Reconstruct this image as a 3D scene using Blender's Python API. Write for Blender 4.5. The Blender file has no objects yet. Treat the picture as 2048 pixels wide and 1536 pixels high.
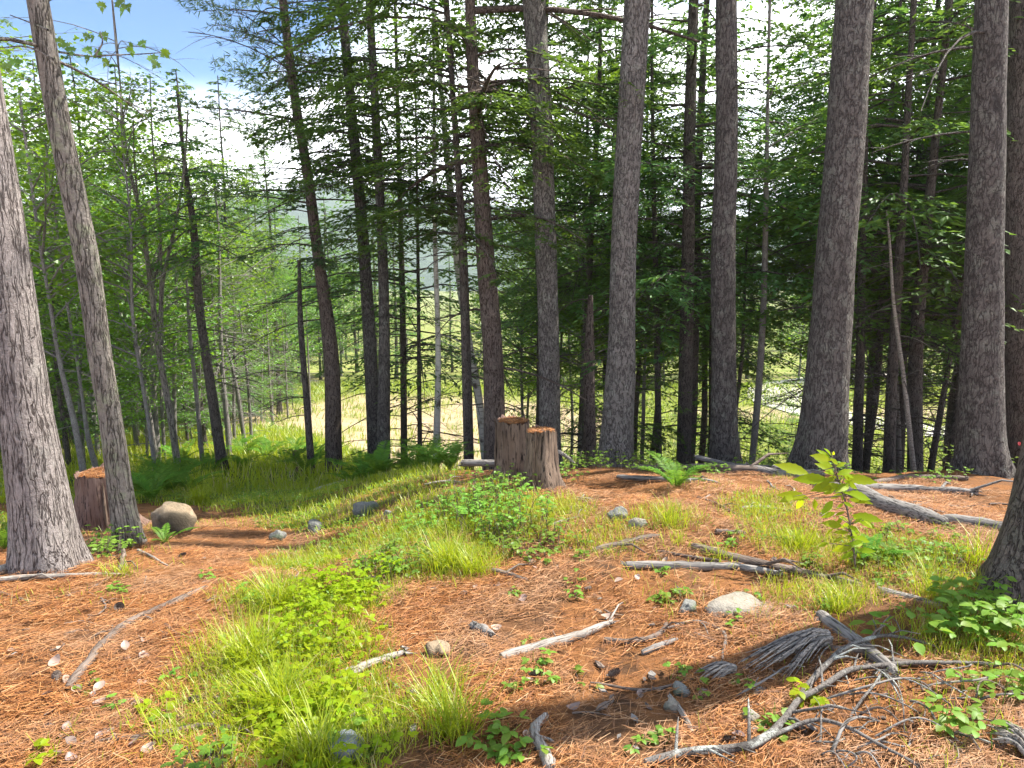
import bpy, math, random
import numpy as np
from mathutils import Vector

# ------------------------------------------------------------------ camera, sky, sun, exposure
SC = bpy.context.scene
COL = SC.collection
R = math.radians
FPX, PITCH, EYE = 1478.0, R(10.0), np.array([0.0, 0.0, 1.6])
cam_d = bpy.data.cameras.new('camera')
cam = bpy.data.objects.new('camera', cam_d); COL.objects.link(cam)
cam.location = EYE; cam.rotation_euler = (R(90) - PITCH, 0, 0)
cam_d.sensor_width = 36; cam_d.lens = 36 * FPX / 2048
cam_d.clip_start = 0.05; cam_d.clip_end = 9000
SC.camera = cam

SUN_AZ, SUN_EL = R(71), R(55)          # azimuth clockwise from the view direction (+Y)
W = bpy.data.worlds.new('World'); SC.world = W; W.use_nodes = True
nt = W.node_tree; nt.nodes.clear()
def wn(t, ins=None, **kw):
    n = nt.nodes.new(t)
    for k, v in kw.items(): setattr(n, k, v)
    for k, v in (ins or {}).items():
        if isinstance(v, bpy.types.NodeSocket): nt.links.new(v, n.inputs[k])
        else: n.inputs[k].default_value = v
    return n
sky = wn('ShaderNodeTexSky', sky_type='NISHITA', sun_disc=False, sun_elevation=SUN_EL, sun_rotation=SUN_AZ,
         altitude=2500, air_density=0.7, dust_density=0.0, ozone_density=6.0)
tc = wn('ShaderNodeTexCoord')
sp = wn('ShaderNodeSeparateXYZ', {0: tc.outputs['Generated']})
zz = wn('ShaderNodeMath', {0: sp.outputs['Z'], 1: 0.12}, operation='ADD')
zm = wn('ShaderNodeMath', {0: zz.outputs[0], 1: 0.05}, operation='MAXIMUM')
ux = wn('ShaderNodeMath', {0: sp.outputs['X'], 1: zm.outputs[0]}, operation='DIVIDE')
uy = wn('ShaderNodeMath', {0: sp.outputs['Y'], 1: zm.outputs[0]}, operation='DIVIDE')
uv = wn('ShaderNodeCombineXYZ', {0: ux.outputs[0], 1: uy.outputs[0], 2: 2.1})
cn = wn('ShaderNodeTexNoise', {'Vector': uv.outputs[0], 'Scale': 0.42, 'Detail': 9.0, 'Roughness': 0.58, 'Distortion': 0.3})
cr = wn('ShaderNodeMapRange', {0: cn.outputs['Fac'], 1: 0.47, 2: 0.60, 3: 0.0, 4: 1.0}); cr.interpolation_type = 'SMOOTHSTEP'
lowc = wn('ShaderNodeMapRange', {0: sp.outputs['Z'], 1: 0.13, 2: 0.21, 3: 0.95, 4: 0.0}); lowc.interpolation_type = 'SMOOTHSTEP'
cm = wn('ShaderNodeMath', {0: cr.outputs[0], 1: lowc.outputs[0]}, operation='MAXIMUM')
tint = wn('ShaderNodeMix', {0: 1.0, 6: sky.outputs[0], 7: (0.62, 1.0, 1.06, 1)}, data_type='RGBA', blend_type='MULTIPLY')
mx = wn('ShaderNodeMix', {0: cm.outputs[0], 6: tint.outputs[2], 7: (16.5, 16.7, 17.1, 1)}, data_type='RGBA')
bg = wn('ShaderNodeBackground', {'Color': mx.outputs[2], 'Strength': 0.10})
wo = wn('ShaderNodeOutputWorld', {'Surface': bg.outputs[0]})

sd = bpy.data.lights.new('sun', 'SUN'); sd.energy = 5.0; sd.angle = R(0.53); sd.color = (1.0, 0.94, 0.84)
sun = bpy.data.objects.new('sun', sd); COL.objects.link(sun)
SUNV = Vector((math.sin(SUN_AZ) * math.cos(SUN_EL), math.cos(SUN_AZ) * math.cos(SUN_EL), math.sin(SUN_EL)))
sun.rotation_euler = SUNV.to_track_quat('Z', 'Y').to_euler()
SC.view_settings.view_transform = 'Standard'; SC.view_settings.look = 'None'
SC.view_settings.exposure = 1.38; SC.view_settings.gamma = 1.0
SC.render.engine = 'CYCLES'
SC.cycles.max_bounces = 8; SC.cycles.diffuse_bounces = 6; SC.cycles.transmission_bounces = 6; SC.cycles.volume_bounces = 0; SC.cycles.glossy_bounces = 2
SC.cycles.sample_clamp_indirect = 4.0

# ------------------------------------------------------------------ helpers
def hsh(ix, iy, iz, s):
    h = (ix * 374761393 + iy * 668265263 + iz * 2147483647 + s * 1274126177) & 0xFFFFFFFF
    h = ((h ^ (h >> 13)) * 1274126177) & 0xFFFFFFFF
    h = ((h ^ (h >> 15)) * 2246822519) & 0xFFFFFFFF
    return ((h ^ (h >> 16)) & 0xFFFFFF) / float(0xFFFFFF)
def vnoise(x, y, z=0.0, s=0):
    x, y, z = np.broadcast_arrays(np.asarray(x, float), np.asarray(y, float), np.asarray(z, float))
    ix, iy, iz = (np.floor(a).astype(np.int64) for a in (x, y, z))
    fx, fy, fz = x - ix, y - iy, z - iz
    fx, fy, fz = (f * f * (3 - 2 * f) for f in (fx, fy, fz))
    r = 0
    for dx in (0, 1):
        for dy in (0, 1):
            for dz in (0, 1):
                w = (fx if dx else 1 - fx) * (fy if dy else 1 - fy) * (fz if dz else 1 - fz)
                r = r + w * hsh(ix + dx, iy + dy, iz + dz, s)
    return r * 2 - 1
def fbm(x, y, z=0.0, s=0, o=4):
    r, a, f = 0, 0.5, 1.0
    for k in range(o):
        r = r + a * vnoise(np.asarray(x) * f, np.asarray(y) * f, np.asarray(z) * f, s + k); a *= .5; f *= 2.03
    return r
def sstep(a, b, x):
    t = np.clip((np.asarray(x, float) - a) / (b - a), 0, 1); return t * t * (3 - 2 * t)

class MB:
    """collects verts and faces (numpy) of one mesh, with a material slot per chunk"""
    def __init__(self): self.V, self.F, self.n, self.sm = [], [], 0, []
    def add(self, V, F, mi=0, smooth=True):
        V = np.asarray(V, float).reshape(-1, 3); F = np.asarray(F, int)
        if len(F): self.F.append((F + self.n, mi, smooth))
        self.V.append(V); self.n += len(V); return self
    def mesh(self, name, mats):
        me = bpy.data.meshes.new(name)
        V = np.concatenate(self.V); me.vertices.add(len(V)); me.vertices.foreach_set('co', V.ravel())
        idx = np.concatenate([f.ravel() for f, _, _ in self.F])
        tot = np.concatenate([np.full(len(f), f.shape[1]) for f, _, _ in self.F])
        mi = np.concatenate([np.full(len(f), m) for f, m, _ in self.F])
        sm = np.concatenate([np.full(len(f), s) for f, _, s in self.F])
        st = np.concatenate([[0], np.cumsum(tot)[:-1]])
        me.loops.add(len(idx)); me.loops.foreach_set('vertex_index', idx.astype(np.int32))
        me.polygons.add(len(tot)); me.polygons.foreach_set('loop_start', st.astype(np.int32))
        me.polygons.foreach_set('loop_total', tot.astype(np.int32))
        me.polygons.foreach_set('material_index', mi.astype(np.int32))
        me.polygons.foreach_set('use_smooth', sm.astype(bool))
        for m in mats: me.materials.append(m)
        me.update(); me.validate(); return me
    def obj(self, name, mats, parent=None, loc=None):
        o = bpy.data.objects.new(name, self.mesh(name, mats if isinstance(mats, (list, tuple)) else [mats]))
        COL.objects.link(o)
        if parent: o.parent = parent
        if loc is not None: o.location = loc
        return o
def tag(o, label=None, cat=None, group=None, kind=None):
    if label: o['label'] = label
    if cat: o['category'] = cat
    if group: o['group'] = group
    if kind: o['kind'] = kind
    return o
def empty(name, loc=(0, 0, 0), rz=0.0):
    o = bpy.data.objects.new(name, None); COL.objects.link(o); o.location = loc; o.rotation_euler = (0, 0, rz)
    o.empty_display_size = .2; return o
def copy_tree(o, parent=None):
    c = o.copy(); COL.objects.link(c)
    if parent is not None: c.parent = parent
    for ch in o.children: copy_tree(ch, c)
    return c
def nrm(v): return v / np.maximum(np.linalg.norm(v, axis=-1, keepdims=True), 1e-9)

def spl(P, k):
    P = np.asarray(P, float)
    if P.ndim == 1: P = P[:, None]
    if len(P) == 2: return P[0] + (P[1] - P[0]) * np.linspace(0, 1, k)[:, None]
    h = np.maximum(np.linalg.norm(np.diff(P, axis=0), axis=1), 1e-9) if P.shape[1] > 1 else np.ones(len(P) - 1)
    s = np.diff(P, axis=0) / h[:, None]; T = np.empty_like(P); T[0], T[-1] = s[0], s[-1]
    T[1:-1] = (s[1:] * h[:-1, None] + s[:-1] * h[1:, None]) / (h[1:] + h[:-1])[:, None]
    cum = np.concatenate([[0], np.cumsum(h)]); t = np.linspace(0, cum[-1], k)
    i = np.clip(np.searchsorted(cum, t, 'right') - 1, 0, len(P) - 2); hh = h[i][:, None]; u = ((t - cum[i]) / h[i])[:, None]
    return (2 * u ** 3 - 3 * u ** 2 + 1) * P[i] + (u ** 3 - 2 * u ** 2 + u) * hh * T[i] + (3 * u ** 2 - 2 * u ** 3) * P[i + 1] + (u ** 3 - u ** 2) * hh * T[i + 1]

def tube(mb, P, Rr, n=8, rough=0.0, fs=6.0, seed=0, mi=0, cap=True, flare=0.0, flh=0.18, lobes=5, capmi=None, squash=1.0):
    P = np.asarray(P, float); k = len(P); Rr = np.broadcast_to(np.asarray(Rr, float), (k,))
    T = nrm(np.gradient(P, axis=0))
    ref = np.array([0, 0, 1.0]) if abs(T[0][2]) < .8 else np.array([0, 1.0, 0])
    N = np.empty_like(P); nv = nrm(np.cross(np.cross(T[0], ref), T[0]))
    for i in range(k):
        nv = nv - T[i] * np.dot(nv, T[i]); nv = nv / max(np.linalg.norm(nv), 1e-9); N[i] = nv
    B = np.cross(T, N)
    a = np.linspace(0, 2 * np.pi, n, endpoint=False)
    rad = np.repeat(Rr[:, None], n, 1)
    if flare:
        dz = (P[:, 2] - P[0, 2])[:, None]
        rad = rad * (1 + flare * np.exp(-dz / flh) * (.65 + .55 * np.cos(lobes * a + seed) + .25 * np.cos(2 * a + seed * 2)))
    C = np.cos(a)[None, :, None] * N[:, None] + squash * np.sin(a)[None, :, None] * B[:, None]
    V = P[:, None] + C * rad[..., None]
    if rough:
        d = fbm(V[..., 0] * fs, V[..., 1] * fs, V[..., 2] * fs * .35, seed, 3)
        V = P[:, None] + C * (rad * (1 + rough * d))[..., None]
    V = V.reshape(-1, 3)
    i, j = np.meshgrid(np.arange(k - 1), np.arange(n), indexing='ij'); j2 = (j + 1) % n
    F = np.stack([i * n + j, i * n + j2, (i + 1) * n + j2, (i + 1) * n + j], -1).reshape(-1, 4)
    mb.add(V, F, mi)
    if cap:
        for e, flip in ((0, True), (k - 1, False)):
            ring = V[e * n:(e + 1) * n]; ctr = ring.mean(0)
            q = np.arange(n); q2 = (q + 1) % n
            f = np.stack([q2, q, np.full(n, n)], -1) if flip else np.stack([q, q2, np.full(n, n)], -1)
            mb.add(np.vstack([ring, ctr]), f, mi if capmi is None else capmi, False)
    return mb
def leaves(mb, P, D, N, L, Wd, mi=0, fold=0.12):
    """diamond leaves: base, side, tip, side, folded along the midrib"""
    D = nrm(D); S = nrm(np.cross(D, N)); N = np.cross(S, D)
    L = np.broadcast_to(np.asarray(L, float), (len(P),))[:, None]; Wd = np.broadcast_to(np.asarray(Wd, float), (len(P),))[:, None]
    m = P + D * L * .42 + N * (Wd * fold)
    V = np.stack([P, m + S * Wd * .5, P + D * L, m - S * Wd * .5], 1).reshape(-1, 3)
    mb.add(V, np.arange(len(V)).reshape(-1, 4), mi, False)

def ray(px, py):
    d = np.array([0, math.cos(PITCH), -math.sin(PITCH)]) + np.array([1.0, 0, 0]) * (px - 1024) / FPX \
        + np.array([0, math.sin(PITCH), math.cos(PITCH)]) * (768 - py) / FPX
    return d
def at(px, py, Y):
    d = ray(px, py); return EYE + d * (Y / d[1])

# ------------------------------------------------------------------ materials
class Mat:
    def __init__(s, name):
        s.m = bpy.data.materials.new(name); s.m.use_nodes = True; s.nt = s.m.node_tree; s.nt.nodes.clear()
        s.out = s.nt.nodes.new('ShaderNodeOutputMaterial')
    def n(s, t, ins=None, **kw):
        n = s.nt.nodes.new(t)
        for k, v in kw.items(): setattr(n, k, v)
        for k, v in (ins or {}).items():
            if isinstance(v, bpy.types.NodeSocket): s.nt.links.new(v, n.inputs[k])
            else: n.inputs[k].default_value = v
        return n
    def noise(s, vec, scale, detail=4, rough=.55, dist=0.0):
        return s.n('ShaderNodeTexNoise', {'Vector': vec, 'Scale': scale, 'Detail': detail, 'Roughness': rough, 'Distortion': dist}).outputs['Fac']
    def mr(s, v, a, b, c=0.0, d=1.0): return s.n('ShaderNodeMapRange', {0: v, 1: a, 2: b, 3: c, 4: d}).outputs[0]
    def mix(s, f, a, b, mode='MIX'):
        f2 = lambda c: c if isinstance(c, bpy.types.NodeSocket) else (*c, 1) if len(c) == 3 else c
        return s.n('ShaderNodeMix', {0: f, 6: f2(a), 7: f2(b)}, data_type='RGBA', blend_type=mode).outputs[2]
    def math(s, op, a, b=0.0): return s.n('ShaderNodeMath', {0: a, 1: b}, operation=op).outputs[0]
    def scale(s, vec, v): return s.n('ShaderNodeMapping', {'Vector': vec, 'Scale': v}).outputs[0]
    def coord(s, k='Object'): return s.n('ShaderNodeTexCoord').outputs[k]
    def bsdf(s, col, rough=.85, height=None, bump=.5, dist=.01, spec=.25):
        ins = {'Base Color': col if isinstance(col, bpy.types.NodeSocket) else (*col, 1), 'Roughness': rough, 'Specular IOR Level': spec}
        if height is not None: ins['Normal'] = s.n('ShaderNodeBump', {'Height': height, 'Strength': bump, 'Distance': dist}).outputs[0]
        b = s.n('ShaderNodeBsdfPrincipled', ins); s.nt.links.new(b.outputs[0], s.out.inputs[0]); return s.m

def bark(name, dark, base, light, cell=34.0, stretch=.3, lich=None, lichamt=.55, edge=.055, bump=1.0, dist=.016, cross=.5):
    """furrowed bark: broken, interlacing vertical fissures with finer cracks across the ridges"""
    m = Mat(name); c = m.coord()
    wz = m.n('ShaderNodeTexNoise', {'Vector': c, 'Scale': 5.0, 'Detail': 3.0})
    cc = m.n('ShaderNodeVectorMath', {0: c, 1: m.n('ShaderNodeVectorMath', {0: wz.outputs['Color'], 1: (.05, .05, .10)}, operation='MULTIPLY').outputs[0]}, operation='ADD').outputs[0]
    def ridge(v, s, e, seed):
        n = m.noise(m.n('ShaderNodeMapping', {'Vector': v, 'Scale': s, 'Location': (seed, seed * 2, 0)}).outputs[0], 1.0, 2.5, .5)
        return m.mr(m.math('ABSOLUTE', m.math('SUBTRACT', n, .5)), 0.0, e)
    f1 = ridge(cc, (cell, cell, cell * stretch), edge, 0.0); f2 = ridge(cc, (cell * 1.9, cell * 1.9, cell * stretch * 2.2), edge * 1.2, 4.0)
    f3 = ridge(cc, (cell * .8, cell * .8, cell * 1.5), edge * .5, 9.0)
    fine = m.noise(m.scale(c, (1, 1, .4)), 110, 5, .68); big = m.noise(c, 3.0, 4); mid = m.noise(c, 13, 4, .6)
    f2b = m.math('MAXIMUM', f2, m.mr(mid, .40, .55)); f3b = m.math('MAXIMUM', f3, m.mr(mid, .58, .42, 1 - cross, 1.0))
    fis = m.math('MULTIPLY', m.math('MULTIPLY', f1, m.mr(f2b, 0, 1, .45, 1)), f3b)
    hgt = m.math('ADD', m.math('MULTIPLY', fis, .8), m.math('MULTIPLY', fine, .45))
    col = m.mix(m.mr(fine, .32, .68), base, light)
    col = m.mix(m.mr(mid, .4, .65, 0, .45), col, tuple(x * .62 for x in base))
    col = m.mix(m.mr(big, .4, .65, 0, .5), col, tuple(x * .72 for x in base))
    if lich: col = m.mix(m.math('MULTIPLY', m.mr(m.noise(c, 7.0, 6, .7), .52, .62), lichamt), col, lich)
    col = m.mix(m.mr(m.noise(m.scale(c, (1, 1, .8)), 4.2, 3, .5), .66, .72, 0, .7), col, dark)
    col = m.mix(m.mr(fis, .0, .75), dark, col)
    return m.bsdf(col, .92, hgt, bump, dist)
BARK_PINE = bark('pine_bark', (.045, .038, .036), (.128, .114, .103), (.228, .206, .19), 31, .30, (.26, .27, .23), .5, .075, 1.0, .018, .75)
BARK_PALE = bark('pale_pine_bark', (.055, .048, .045), (.185, .168, .152), (.325, .30, .278), 33, .30, (.34, .35, .30), .5, .075, 1.0, .018, .75)
BARK_LIT = bark('lit_pine_bark', (.045, .033, .030), (.27, .235, .22), (.44, .39, .37), 42, .10, (.34, .33, .29), .25)  # grey bark lightened so its colour carries the sunlight on the near pine
BARK_MAPLE = bark('maple_bark', (.045, .038, .030), (.26, .225, .195), (.44, .40, .35), 40, .10, (.34, .36, .24), .7)
BARK_DARK = bark('hemlock_bark', (.03, .024, .021), (.125, .102, .09), (.22, .188, .168), 40, .25, (.13, .14, .11), .4)
BARK_GREY = bark('grey_slender_bark', (.05, .045, .04), (.20, .18, .165), (.32, .30, .28), 60, .3, (.28, .29, .25), .5, .03, .5)
BARK_RED = bark('reddish_bark', (.03, .018, .014), (.15, .112, .094), (.255, .205, .18), 38, .22, (.2, .18, .15), .3)
def birch():
    m = Mat('birch_bark'); c = m.coord()
    l = m.noise(m.scale(c, (6, 6, 60)), 1.0, 4, .6); p = m.noise(c, 6, 4)
    col = m.mix(m.mr(l, .58, .66), (.55, .53, .48), (.10, .08, .07)); col = m.mix(m.mr(p, .55, .68), col, (.12, .10, .085))
    return m.bsdf(col, .7, l, .3, .004)
BIRCH = birch()
def wood(name, a, b, dark, s=1.0, axis=2):
    m = Mat(name); c = m.coord(); k = [22 * s] * 3; k[axis] = 2.2 * s
    g = m.noise(m.scale(c, tuple(k)), 1.0, 7, .65, .4); k2 = [90 * s] * 3; k2[axis] = 5 * s
    f = m.noise(m.scale(c, tuple(k2)), 1.0, 4, .6)
    col = m.mix(m.mr(g, .3, .7), a, b); col = m.mix(m.mr(f, .36, .5, 1, 0), col, dark)
    col = m.mix(m.mr(m.noise(c, 4, 4), .5, .7, 0, .6), col, tuple(x * .6 for x in a))
    return m.bsdf(col, .9, m.math('ADD', g, f), .8, .008)
WOOD_GREY = wood('weathered_grey_wood', (.16, .145, .132), (.32, .30, .28), (.035, .03, .026), 1, 0)
WOOD_PALE = wood('bleached_wood', (.26, .225, .195), (.42, .385, .34), (.075, .06, .048), 1.5, 0)
WOOD_BROWN = wood('brown_branch_bark', (.13, .095, .075), (.27, .215, .18), (.035, .025, .02), 1.6, 0)
WOOD_STUMP = wood('stump_bark', (.11, .076, .056), (.25, .185, .138), (.016, .011, .009), 1.0, 2)
WOOD_ROT = wood('rotten_stump_wood', (.15, .085, .062), (.27, .185, .15), (.03, .018, .015), .9, 2)
LICHEN_BRANCH = bark('lichen_branch_bark', (.03, .026, .024), (.13, .115, .105), (.24, .22, .20), 60, .6, (.42, .44, .40), .85, .04, .5, .004)

def leafmat(name, a, b, trans=.45, tcol=None, var=.35, gloss=.05):
    m = Mat(name)
    ri = m.n('ShaderNodeNewGeometry').outputs['Random Per Island']; oi = m.n('ShaderNodeObjectInfo').outputs['Random']
    col = m.mix(ri, a, b)
    hs = m.n('ShaderNodeHueSaturation', {'Hue': m.mr(oi, 0, 1, .5 - .018, .5 + .018), 'Saturation': 1.0, 'Value': m.mr(oi, 0, 1, 1 - var, 1 + var), 'Color': col}).outputs[0]
    t = m.n('ShaderNodeMix', {0: .5, 6: hs, 7: (*tcol, 1)}, data_type='RGBA').outputs[2] if tcol else hs
    d = m.n('ShaderNodeBsdfDiffuse', {'Color': hs}); tr = m.n('ShaderNodeBsdfTranslucent', {'Color': t})
    g = m.n('ShaderNodeBsdfGlossy', {'Color': (.8, .85, .8, 1), 'Roughness': .45})
    s1 = m.n('ShaderNodeMixShader', {0: trans, 1: d.outputs[0], 2: tr.outputs[0]})
    s2 = m.n('ShaderNodeMixShader', {0: gloss, 1: s1.outputs[0], 2: g.outputs[0]})
    m.nt.links.new(s2.outputs[0], m.out.inputs[0]); return m.m
HEM = leafmat('hemlock_needles', (.045, .115, .030), (.125, .235, .045), .45, (.28, .45, .04))
HEM_B = leafmat('blue_green_needles', (.050, .125, .042), (.12, .225, .055), .46, (.28, .46, .05))
PINE = leafmat('pine_needles', (.06, .12, .05), (.12, .19, .07), .32, (.18, .3, .07))
MAPLE = leafmat('maple_leaves', (.065, .165, .014), (.14, .275, .028), .5, (.36, .54, .02))
DRYN = leafmat('dry_brown_needles', (.16, .10, .06), (.24, .17, .11), .2)
FERN = leafmat('fern_green', (.075, .19, .022), (.16, .30, .04), .45, (.34, .52, .04), .25, .01)
HERB = leafmat('herb_green', (.10, .22, .025), (.22, .36, .05), .45, (.38, .52, .05), .2, .02)
SAP = leafmat('sapling_leaf', (.22, .34, .012), (.33, .43, .018), .55, (.68, .72, .015), .1, .01)
def grassmat(name, a, b2, straw, tc, amt):
    m = Mat(name); g = m.n('ShaderNodeNewGeometry'); ri = g.outputs['Random Per Island']; c = m.coord()
    col = m.mix(m.mr(ri, 0, 1 - amt), a, b2); col = m.mix(m.mr(m.noise(c, 1.6, 3), .42, .62, 0, .5), col, b2)
    st = m.math('GREATER_THAN', ri, 1 - amt); col = m.mix(st, col, straw); tr = m.mix(.5, col, tc)
    s1 = m.n('ShaderNodeMixShader', {0: .45, 1: m.n('ShaderNodeBsdfDiffuse', {'Color': col}).outputs[0], 2: m.n('ShaderNodeBsdfTranslucent', {'Color': tr}).outputs[0]})
    s2 = m.n('ShaderNodeMixShader', {0: .03, 1: s1.outputs[0], 2: m.n('ShaderNodeBsdfGlossy', {'Roughness': .4}).outputs[0]}); m.nt.links.new(s2.outputs[0], m.out.inputs[0]); return m.m
GRASS = grassmat('grass_blades', (.17, .28, .012), (.44, .49, .025), (.50, .42, .20), (.58, .64, .015), .13)
GRASS_F = leafmat('meadow_grass', (.16, .25, .025), (.33, .40, .05), .45, (.48, .58, .04))
def needlemat():
    m = Mat('fallen_needles'); ri = m.n('ShaderNodeNewGeometry').outputs['Random Per Island']; c = m.coord()
    cr = m.n('ShaderNodeValToRGB', {0: ri}); e = cr.color_ramp.elements; e[0].position = 0; e[0].color = (.09, .034, .015, 1); e[1].position = 1; e[1].color = (.50, .32, .17, 1)
    for p, col in ((.25, (.215, .078, .024)), (.58, (.37, .145, .042)), (.88, (.48, .225, .078))): k = e.new(p); k.color = (*col, 1)
    col = m.mix(m.mr(m.noise(c, 2.2, 4), .45, .65, 0, .45), cr.outputs[0], (.36, .23, .14)); return m.bsdf(col, .6, None, spec=.3)
NEEDLE = needlemat()

# ------------------------------------------------------------------ terrain
YR = [-40, -8, 0, 3, 5, 6, 7, 8, 10, 14, 20, 24, 45, 80, 150, 400, 900, 5000]
ZR = [1.6, .35, 0, -.10, -.2, -.33, -.52, -.82, -1.55, -2.95, -4.95, -5.8, -6.6, -10, -16, -30, -48, -60]
YL = [-40, -8, 0, 3, 4, 5, 6, 8, 10.7, 15, 20, 28, 36, 45, 80, 150, 400, 900, 5000]
ZL = [1.6, .35, 0, -.12, -.22, -.42, -.68, -1.15, -1.7, -2.55, -3.6, -5.1, -6.1, -6.6, -10, -16, -30, -48, -60]
FEET = [((px - 1024) / FPX * Yd, Yd, .07) for px, Yd in ((1100, 8.8), (1232, 7.9), (1450, 8.1), (1640, 7.2), (1962, 6.9), (1050, 6.3))]
def ground(x, y):
    x = np.asarray(x, float); y = np.asarray(y, float)
    w = sstep(-.10, -.34, x / np.maximum(y, 4.5))
    z = np.interp(y, YR, ZR) * (1 - w) + np.interp(y, YL, ZL) * w
    near = 1 - sstep(12, 24, y)
    z = z + near * (.10 * fbm(x * .55, y * .55, 0, 5, 3) + .045 * fbm(x * 2.2, y * 2.2, 0, 9, 3))
    z = z + .12 * np.exp(-((x - .9) / 1.5) ** 2 - ((y - 4.4) / 1.3) ** 2)                 # bank in front of the stumps
    z = z - .10 * np.exp(-((x + 1.25) / .6) ** 2 - ((y - 4.6) / 1.6) ** 2)               # worn path hollow
    for tx, ty, th in FEET: z = z + th * np.exp(-((x - tx) ** 2 + (y - ty) ** 2) / .16)
    z = z + (1 - near) * .25 * fbm(x * .12, y * .12, 0, 3, 3)
    far = sstep(45, 90, y); z = z + far * 2.5 * fbm(x * .02, y * .02, 0, 17, 3)
    return z
def gi(px, py, tmax=90.0):
    d = ray(px, py); t = np.geomspace(1.2, tmax, 3000); P = EYE + d * t[:, None]
    b = P[:, 2] - ground(P[:, 0], P[:, 1]); k = np.nonzero(b < 0)[0]
    if not len(k): return P[-1]
    k = k[0]; u = b[k - 1] / (b[k - 1] - b[k]); return P[k - 1] + (P[k] - P[k - 1]) * u
def on(x, y, dz=0.0): return np.array([x, y, float(ground(x, y)) + dz])

# where things grow: (px, py, radius m, strength)
GPATCH = [(560, 1000, .8, 1), (640, 988, .8, 1), (600, 1022, .5, .9), (690, 1050, .4, .8), (700, 1085, .35, .75), (620, 1045, .45, .8), (850, 1065, .45, .85), (760, 1000, .6, .8), (545, 1000, .5, .7), (930, 990, .5, .8), (1080, 1030, .35, .6), (640, 1130, .3, .7), (780, 1130, .3, .6), (500, 1480, .25, .8), (700, 1380, .2, .6), (600, 1290, .42, 1), (560, 1400, .38, 1), (640, 1480, .30, 1), (690, 1210, .30, .9), (560, 1200, .3, .8), (900, 1120, .35, .9), (1000, 1040, .55, .8),
          (850, 1010, .6, .8), (700, 1030, .6, .7), (620, 970, .8, .9), (800, 960, .7, .8), (480, 990, .6, .9), (400, 1000, .5, 1), (500, 940, 1.2, 1), (430, 925, 1.6, 1),
          (330, 950, 1.3, 1), (580, 925, 1.5, 1), (20, 1050, .6, 1), (1600, 1100, .35, .45), (1850, 1130, .5, .5), (1960, 1290, .35, .6), (1500, 1010, .4, .35), (1330, 1040, .3, .3), (750, 1440, .22, .5), (1190, 1090, .35, .4), (1650, 1190, .3, .4)]
GP = [(gi(a, b), r, s) for a, b, r, s in GPATCH]
def grassmask(x, y):
    g = np.zeros(np.broadcast(x, y).shape)
    for p, r, s in GP: g = np.maximum(g, s * np.exp(-(((x - p[0]) ** 2 + (y - p[1]) ** 2) / r ** 2) ** 1.4))
    w = sstep(-.14, -.3, x / np.maximum(y, 4.5)) * sstep(7, 9, y)
    g = np.maximum(g, w); g = np.maximum(g, sstep(19, 23, y))
    return np.clip(g + .35 * fbm(x * 1.6, y * 1.6, 0, 31, 3) * (g > .05), 0, 1)
def sandmask(x, y):
    e = ((x + 4.5) / 9.5) ** 2 + ((y - 33) / 8.5) ** 2 + .45 * fbm(x * .25, y * .25, 0, 41, 4)
    s2 = ((x - 17) / 10) ** 2 + ((y - 36) / 2.2) ** 2 + .5 * fbm(x * .3, y * .3, 0, 43, 3)
    return np.maximum(.92 * (1 - sstep(.75, 1.15, e)) * (1 - .6 * sstep(.1, .35, fbm(x * .9, y * .9, 0, 47, 3))), .8 * (1 - sstep(.6, 1.2, s2)))
def graded(a, b, fine0, fine1, d, g=1.12):
    v = list(np.arange(fine0, fine1 + 1e-6, d)); s = d
    while v[-1] < b: s *= g; v.append(v[-1] + s)
    s = d
    while v[0] > a: s *= g; v.insert(0, v[0] - s)
    return np.array(v)
gx = graded(-3500, 3500, -4.2, 4.6, .045, 1.09); gy = graded(-30, 4500, 1.6, 9.0, .045, 1.07)
X, Y = np.meshgrid(gx, gy, indexing='ij'); Z = ground(X, Y)
nearm = np.exp(-np.maximum(Y - 7, 0) / 4) * (np.abs(X) < 6)
Z = Z + nearm * (.012 * fbm(X * 9, Y * 9, 0, 51, 2) + .02 * np.maximum(fbm(X * 4.5, Y * 4.5, 0, 52, 2), 0))
mb = MB(); nx, ny = X.shape
i, j = np.meshgrid(np.arange(nx - 1), np.arange(ny - 1), indexing='ij')
mb.add(np.stack([X, Y, Z], -1), np.stack([i * ny + j, (i + 1) * ny + j, (i + 1) * ny + j + 1, i * ny + j + 1], -1).reshape(-1, 4))
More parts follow.
